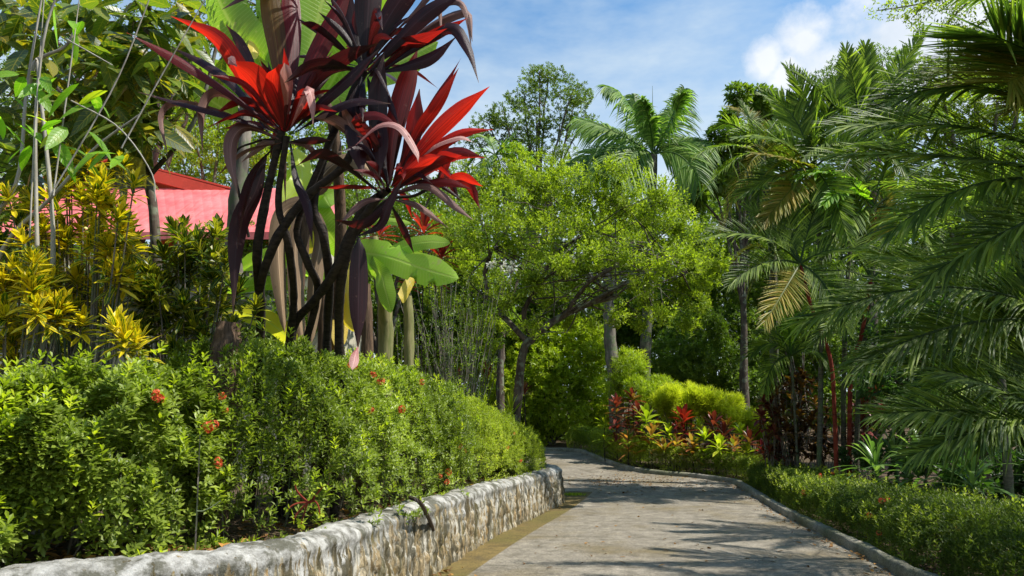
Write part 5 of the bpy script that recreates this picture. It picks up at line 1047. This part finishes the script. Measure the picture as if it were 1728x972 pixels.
# near palms whose stems stand beyond the frame
PN = 'near palms overhanging the low hedge'
NP = [
 ('near palm with long dark drooping fronds sweeping across the upper sky', (1960, 1300), (1900, 330), 6.2,
  [(1690, 60, 1470, 190, -.2, None, 1.0), (1700, 180, 1420, 215, -.5, None, .9), (1700, 250, 1398, 262, -.4, None, .8), (1720, 60, 1560, 130, .4, None, 1.0), (1660, 250, 1500, 395, -.6, 'palm', .9), (1800, 120, 1700, 190, -.6, 'palm_yellow', .2, .9), (1760, 340, 1560, 470, -.6, None, .9)], .07, 'palm_dark', .66, dict(n=105, w=.034, drp=.12, vee=.25, irr=.10, basea=46, tipa=16)),
 ('near palm with one frond hanging its leaflets over the top corner', (2000, 1300), (1900, 120), 6.0,
  [(1800, 40, 1720, -140, 0, None, 1.4), (1820, 20, 1760, -160, -.4, None, 1.2), (1800, 120, 1680, 60, -.4, None, .2), (1800, 90, 1700, 140, -.4, 'palm_yellow', .8)], .07, 'palm_dark', 1.0, dict(n=120, w=.042, drp=.05, vee=.1, irr=.07, basea=68, tipa=35, taper=.7)),
 ('near palm with a big lime-green lit frond arching toward the red stems', (1900, 1200), (1830, 560), 7.5,
  [(1620, 420, 1352, 545, -.4, 'palm', .95), (1650, 500, 1440, 620, -.6, None, .9), (1700, 380, 1560, 330, .4, None, .7), (1720, 420, 1640, 250, .6, None, .5), (1750, 420, 1730, 300, .6, None, .2), (1640, 450, 1480, 430, .2, 'palm', .9)], .06, 'palm_dark', .72, dict(n=100, w=.036, drp=.2, vee=.2, irr=.10, basea=50, tipa=18)),
 ('low near palm with shadowed fronds resting above the clipped hedge', (1880, 1150), (1800, 720), 7.,
  [(1650, 620, 1462, 602, 0, None, .8), (1640, 680, 1480, 700, -.3, None, .9), (1680, 700, 1540, 770, -.5, None, .7), (1680, 600, 1560, 540, .4, None, .6), (1720, 580, 1650, 480, .6, None, .5), (1740, 560, 1740, 450, .5, None, .2)], .06, 'palm_dark', .62, dict(n=95, w=.034, drp=.15, vee=.25, irr=.1, basea=50, tipa=18)),
 ('palm between the near fronds and the lilies with dense upright head', (1720, 1000), (1690, 640), 11.5,
  [(1620, 560, 1540, 570, 0, None, .8), (1620, 620, 1530, 680, 0, None, .9), (1660, 540, 1620, 470, .5, None, .5), (1700, 540, 1700, 450, .5, None, .1), (1740, 560, 1790, 500, .5, None, -.6), (1740, 640, 1790, 700, 0, None, -.8)], .07, 'palm', .7, dict(n=80, w=.042, drp=.2, vee=.3, irr=.1, basea=52))]
for lb, bp_, hp, Y_, fr, tr, mt, LLv, kw in NP: palm_px(lb, bp_, hp, Y_, fr, tr, mt, LLv, group=PN, base_z=0, **kw)
for (x, y, z, lb) in [(7.6, 4.6, 4.6, 'unseen palm added beyond the low hedge to throw streaky shadows on the path'), (8.2, 8.6, 5.4, 'tall palm added beyond the low hedge to shade the path'), (6.6, 1.8, 4.4, 'unseen palm added to shade the nearest end of the path'), (8.6, 11.6, 5.0, 'palm added at the edge of view beside the lilies to shade the path'), (7.3, 6.6, 5.6, 'leaning palm added just out of view above the near hedge to shade the path')]:  # palms added beyond the frame so their fronds cast streaked shade on the path
    palm('palm', lb, (x+.6, y, 0), (x, y, z), [(az_, el_, rng.uniform(.85, 1.1), .25) for az_, el_ in [(270, 25), (300, 35), (240, 30), (330, 45), (210, 40), (270, 60), (0, 30), (180, 30), (60, 30), (120, 35), (285, 5), (255, 8)]], .07, L=2.9, mat='palm_dark', n=44, w=.045, droop=.3)
# overhanging twigs at the top right
b = at(2050, 900, 9); b[2] = 0; o = thing('tree', 'small-leaflet tree reaching thin lime-leaved twigs in over the upper cloud', 'tree', b); mb, ml = MB(), MB(); tr_ = spline([b, b+[0, 0, 3], at(1980, 100, 9), at(1850, -40, 8.7)], 20); tube(mb, tr_, [.12, .05], 8)
for pts in ([(1850, -40), (1700, -30), (1560, 5), (1480, 18)], [(1850, -40), (1720, 0), (1640, 50), (1590, 90)], [(1700, -30), (1640, 0), (1600, 40), (1610, 60)], [(1720, -40), (1640, -25), (1570, 0), (1540, 30)]):
    q = spline([at(x, y, 8.6) for x, y in pts], 22); tube(mb, q, [.02, .006], 5)
    P = q[7:]; P = np.repeat(P, 5, 0)+rng.normal(0, .07, (len(P)*5, 3)); shoots(ml, P, rng.normal(0, 1, P.shape)*[1, 1, .4]+[-.6, 0, -.1], 9, .16, .055, .024, 1.4)
mb.build('trunk', M['bark'], o, True); ml.build('crown', M['tree_lime'], o)

# ---------------- flower bed
def bedp(x, y, Y): return at(x, y, Y)
BED = [
 (1040, 690, 25, 'brom', 5, .9, 'column of dark maroon ti leaves at the foot of the rough trunk'),
 (1068, 678, 25.5, 'brom', 5, .9, 'column of dark maroon ti leaves between the two trunks'),
 (1078, 700, 24.5, 'brom', 3, .8, 'maroon ti plant just behind the far hedge between the trunks'),
 (1155, 715, 23, 'red_ti', 3, 1., 'deep red ti plant in front of the bright yellow feathery shrub'),
 (1205, 724, 22.5, 'brom', 3, 1., 'purple-red ti plant under the tallest yellow shrub'),
 (1222, 740, 22, 'brom', 2, 1., 'maroon ti plant low in the middle of the bed'),
 (1265, 752, 21, 'brom', 2, .9, 'maroon ti plant near the bronze end of the bed'),
 (1060, 748, 23.5, 'pink_mix', 2, .8, 'pink-orange ti plant close to the rough trunk foot'),
 (1100, 742, 23, 'pink_mix', 2, 1., 'orange and green ti plant right of the palm trunk'),
 (1122, 765, 22.5, 'pink_mix', 1, .9, 'low orange ti plant touching the hedge top'),
 (1170, 760, 22, 'pink_mix', 2, .9, 'pink and green ti plant in the middle of the bed'),
 (1130, 742, 23, 'lime_shrub', 2, .9, 'broad light green ti plant beside the orange one'),
 (1092, 715, 23.5, 'lime_shrub', 2, 1.15, 'large light green rosette against the palm trunk'),
 (1190, 745, 22, 'lime_shrub', 2, .8, 'small light green rosette beside the pink one'),
 (1215, 762, 21.5, 'lime_shrub', 1, 1., 'broad bright green leaves by the maroon plants'),
 (1240, 760, 21.5, 'pink_mix', 2, .8, 'salmon leaved ti plant near the hedge'),
 (1165, 695, 24, 'pink_mix', 2, .7, 'small coral-tipped plant against the yellow shrub'),
 (1290, 770, 20.5, 'red_ti', 2, .8, 'red ti plant at the bronze end of the bed'),
 (1020, 722, 25, 'lime_shrub', 2, .8, 'light green rosette left of the rough trunk'),
 (1250, 735, 22.5, 'lime_shrub', 3, .8, 'tall light green leafy plant below the low yellow shrub'),
 (1110, 728, 24, 'pink_mix', 2, .7, 'small peach coloured plant behind the big green rosette'),
 (1180, 728, 23.5, 'lime_shrub', 2, .7, 'pale green tufted plant between the deep red and purple-red ti plants'),
 (1228, 722, 23, 'pink_mix', 2, .7, 'orange-tipped plant at the foot of the low yellow shrub'),
 (1140, 755, 22.5, 'pink_mix', 1, .7, 'coral leaved plant just over the hedge top near the orange one'),
 (1262, 768, 21, 'lime_shrub', 1, .8, 'light green plant over the hedge top at the bronze end'),
 (1145, 735, 23.5, 'brom', 2, .8, 'dark plum ti plant behind the light green one')]
for x, y, Y_, mt, wh, s, lb in BED: ti_small(lb, bedp(x, y, Y_), s, mt, L=.62, W=.14, n=20, whorls=wh, group='colourful plants in the bed behind the far hedge')
# bronze shrubs
for lb, c, mt in [('tall bronze-leaved shrub left of the red palm stems', [(1330, 650), (1345, 690), (1320, 700), (1355, 650), (1335, 740), (1350, 760), (1310, 660), (1365, 720)], 'bronze'), ('dark purple-leaved shrub at the end of the flower bed', [(1300, 690), (1312, 735), (1300, 760), (1325, 770), (1290, 720)], 'brom'), ('dark purple-leaved shrub between the red stems and the lilies', [(1450, 690), (1470, 660), (1460, 720), (1480, 700), (1440, 740)], 'brom'), ('orange-tinged shrub directly in front of the red stems', [(1390, 740), (1380, 700), (1395, 770), (1375, 760)], 'bronze')]:
    Y_ = 18.6; b = at(c[0][0], 760, Y_); b[2] = gz(b); o = thing('cordyline_shrub', lb, 'shrub', b); mb, mw = MB(), MB()
    for x, y in c:
        for _ in range(4):
            p = at(x+rng.normal(0, 8), y+rng.normal(0, 8), Y_+rng.uniform(-.4, .4)); rosette(mb, p, 16, .36, .10, -10, 70, .35, 'lance', 5, .3); tube(mw, bez(b+rng.normal(0, .1, 3)*[1, 1, 0], (b+p)/2, p, 5), [.012, .008], 4)
    mw.build('stems', M['bark_grey'], o); mb.build('foliage', M[mt], o, True)
# strap-leaved lilies
for i, (x, y, Y_, s, lb) in enumerate([(1478, 785, 15., 1.2, 'clump of long arching strap leaves nearest the red stems'), (1560, 792, 13.2, 1.4, 'clump of pale blue-green strap leaves drooping over the near hedge'), (1640, 805, 11.8, 1.25, 'shaded clump of strap leaves beneath the low near palm'), (1510, 765, 16.5, 1.2, 'strap-leaved clump behind the others in shadow')]):
    p = at(x, y, Y_); b = np.array([p[0], p[1], 0.]); o = thing('strap_lily', lb, 'lily', b, 'strap-leaved lilies behind the low hedge'); mb = MB(); rosette(mb, b+UP*(p[2]-.25), 26, .95*s, .075, 15, 80, .45, 'strap', 9, .3)
    tube(mb, [b, b+UP*(p[2]-.2)], [.05, .04], 6); mb.build('leaves', M['strap'], o, True)

# ---------------- debris and small things
mb = MB(); n = 520
P = []
for _ in range(420): P.append(on_ground(rng.normal(1060, 75), rng.normal(812, 6), .02))
for _ in range(130): P.append(on_ground(rng.uniform(1000, 1230), rng.uniform(800, 835), .02))
kk = rng.integers(150, 520, 420)
Wo = offset(WS, .27+.0)
for k in kk: P.append(np.array([Wo[k][0], Wo[k][1], .015])+np.array([*(rng.exponential(.12)*np.array([.8, -.5])+rng.normal(0, .04, 2)), 0]))
for _ in range(90): P.append(on_ground(rng.uniform(880, 1450), rng.uniform(835, 960), .02))
for _ in range(260): k = rng.integers(20, 150); w_ = offset(KLs, -abs(rng.normal(.05, .14)))[k]; P.append([w_[0], w_[1], .02])
P = np.array(P); a = rng.uniform(0, 6.28, len(P)); D = np.stack([np.cos(a), np.sin(a), rng.uniform(-.05, .35, len(P))], 1); P[:, 2] = g(P[:, 1])+.018
leaves(mb, P, D, UP+rng.normal(0, .3, (len(P), 3)), rng.uniform(.04, .10, len(P)), rng.uniform(.02, .045, len(P)), 0, 'oval', 4, 3, .35)
struct('leaf_litter', mb, M['litter'], kind='stuff', label='scattered fallen brown leaves on the path and along the foot of the wall')
mb = MB(); P = []
for _ in range(900):
    k = rng.integers(60, 640); w_ = offset(WS, -.22-rng.exponential(.5))[k]; P.append([w_[0], w_[1], zsoil(w_[0], w_[1])+.03])
P = np.array(P); n = len(P); a = rng.uniform(0, 6.28, n); leaves(mb, P, np.stack([np.cos(a), np.sin(a), rng.uniform(-.1, .4, n)], 1), UP+rng.normal(0, .4, (n, 3)), rng.uniform(.05, .11, n), rng.uniform(.02, .05, n), 0, 'oval', 4, 3, .4)
struct('leaf_litter', mb, M['litter'], kind='stuff', label='dry fallen leaves on the soil behind the stone wall')
# bar leaning on the wall
a = at(706, 845, 7.7); bq = on_ground(742, 940, .02); a = np.array([a[0], a[1], .86]); mb = MB(); tube(mb, spline([a+[-.1, .1, .02], a+[.03, -.02, -.03], (a+bq)/2+[.03, 0, .03], bq], 12), .022, 6)
o = mb.build('palm_stalk', M['steel']); o['kind'] = 'thing'; o['label'] = 'dark dry stalk leaning from the wall top down to the path edge'; o['category'] = 'stalk'
# tufts of moss grass where the slab meets the wall end
p = on_ground(968, 836); o = thing('grass_tuft', 'small bright green tuft at the corner of the concrete slab', 'grass tuft', p); mb = MB()
for _ in range(26): leaves(mb, p+rng.normal(0, .12, (6, 3))*[1, .6, 0], rng.normal(0, .5, (6, 3))*[1, 1, 0]+UP, rand_dir(6), .09, .02, .2, 'grass', 4, 2, 0)
mb.build('blades', M['lime_shrub'], o)
for x, y, Y_, lb in [(740, 862, 0, 'little green weed growing out of the stone wall face')]:
    k = np.argmin(np.abs(proj(Wc)[:, 0]-748)); p = np.array([*(Wc[k][:2]+Rt[k]*.22), .5]); o = thing('weed', lb, 'weed', p); mb = MB(); shoots(mb, p+rng.normal(0, .07, (8, 3)), np.repeat([[.5, -.5, .3]], 8, 0), 6, .06, .05, .025, 1.3); mb.build('foliage', M['lime_shrub'], o)
# reddish succulent vine on the wall top
b = at(520, 845, 5.75); o = thing('vine', 'reddish twining stem with a few pale leaves spilling over the wall top', 'vine', (b[0], b[1], .8)); mb, ml = MB(), MB(); c = at(520, 848, 5.7)
for ex, ey in [(485, 860), (495, 880), (540, 868), (500, 815), (545, 820), (530, 835), (508, 885)]:
    e = at(ex, ey, 5.65); tube(mb, bez(c, (c+e)/2+rng.normal(0, .05, 3), e, 7), [.009, .005], 5); shoots(ml, e[None], nrm(e-c)[None], 5, .03, .05, .035, 1.3, 'l')
mb.build('stem', M['red_stem'], o); ml.build('foliage', M['lime_shrub'], o)
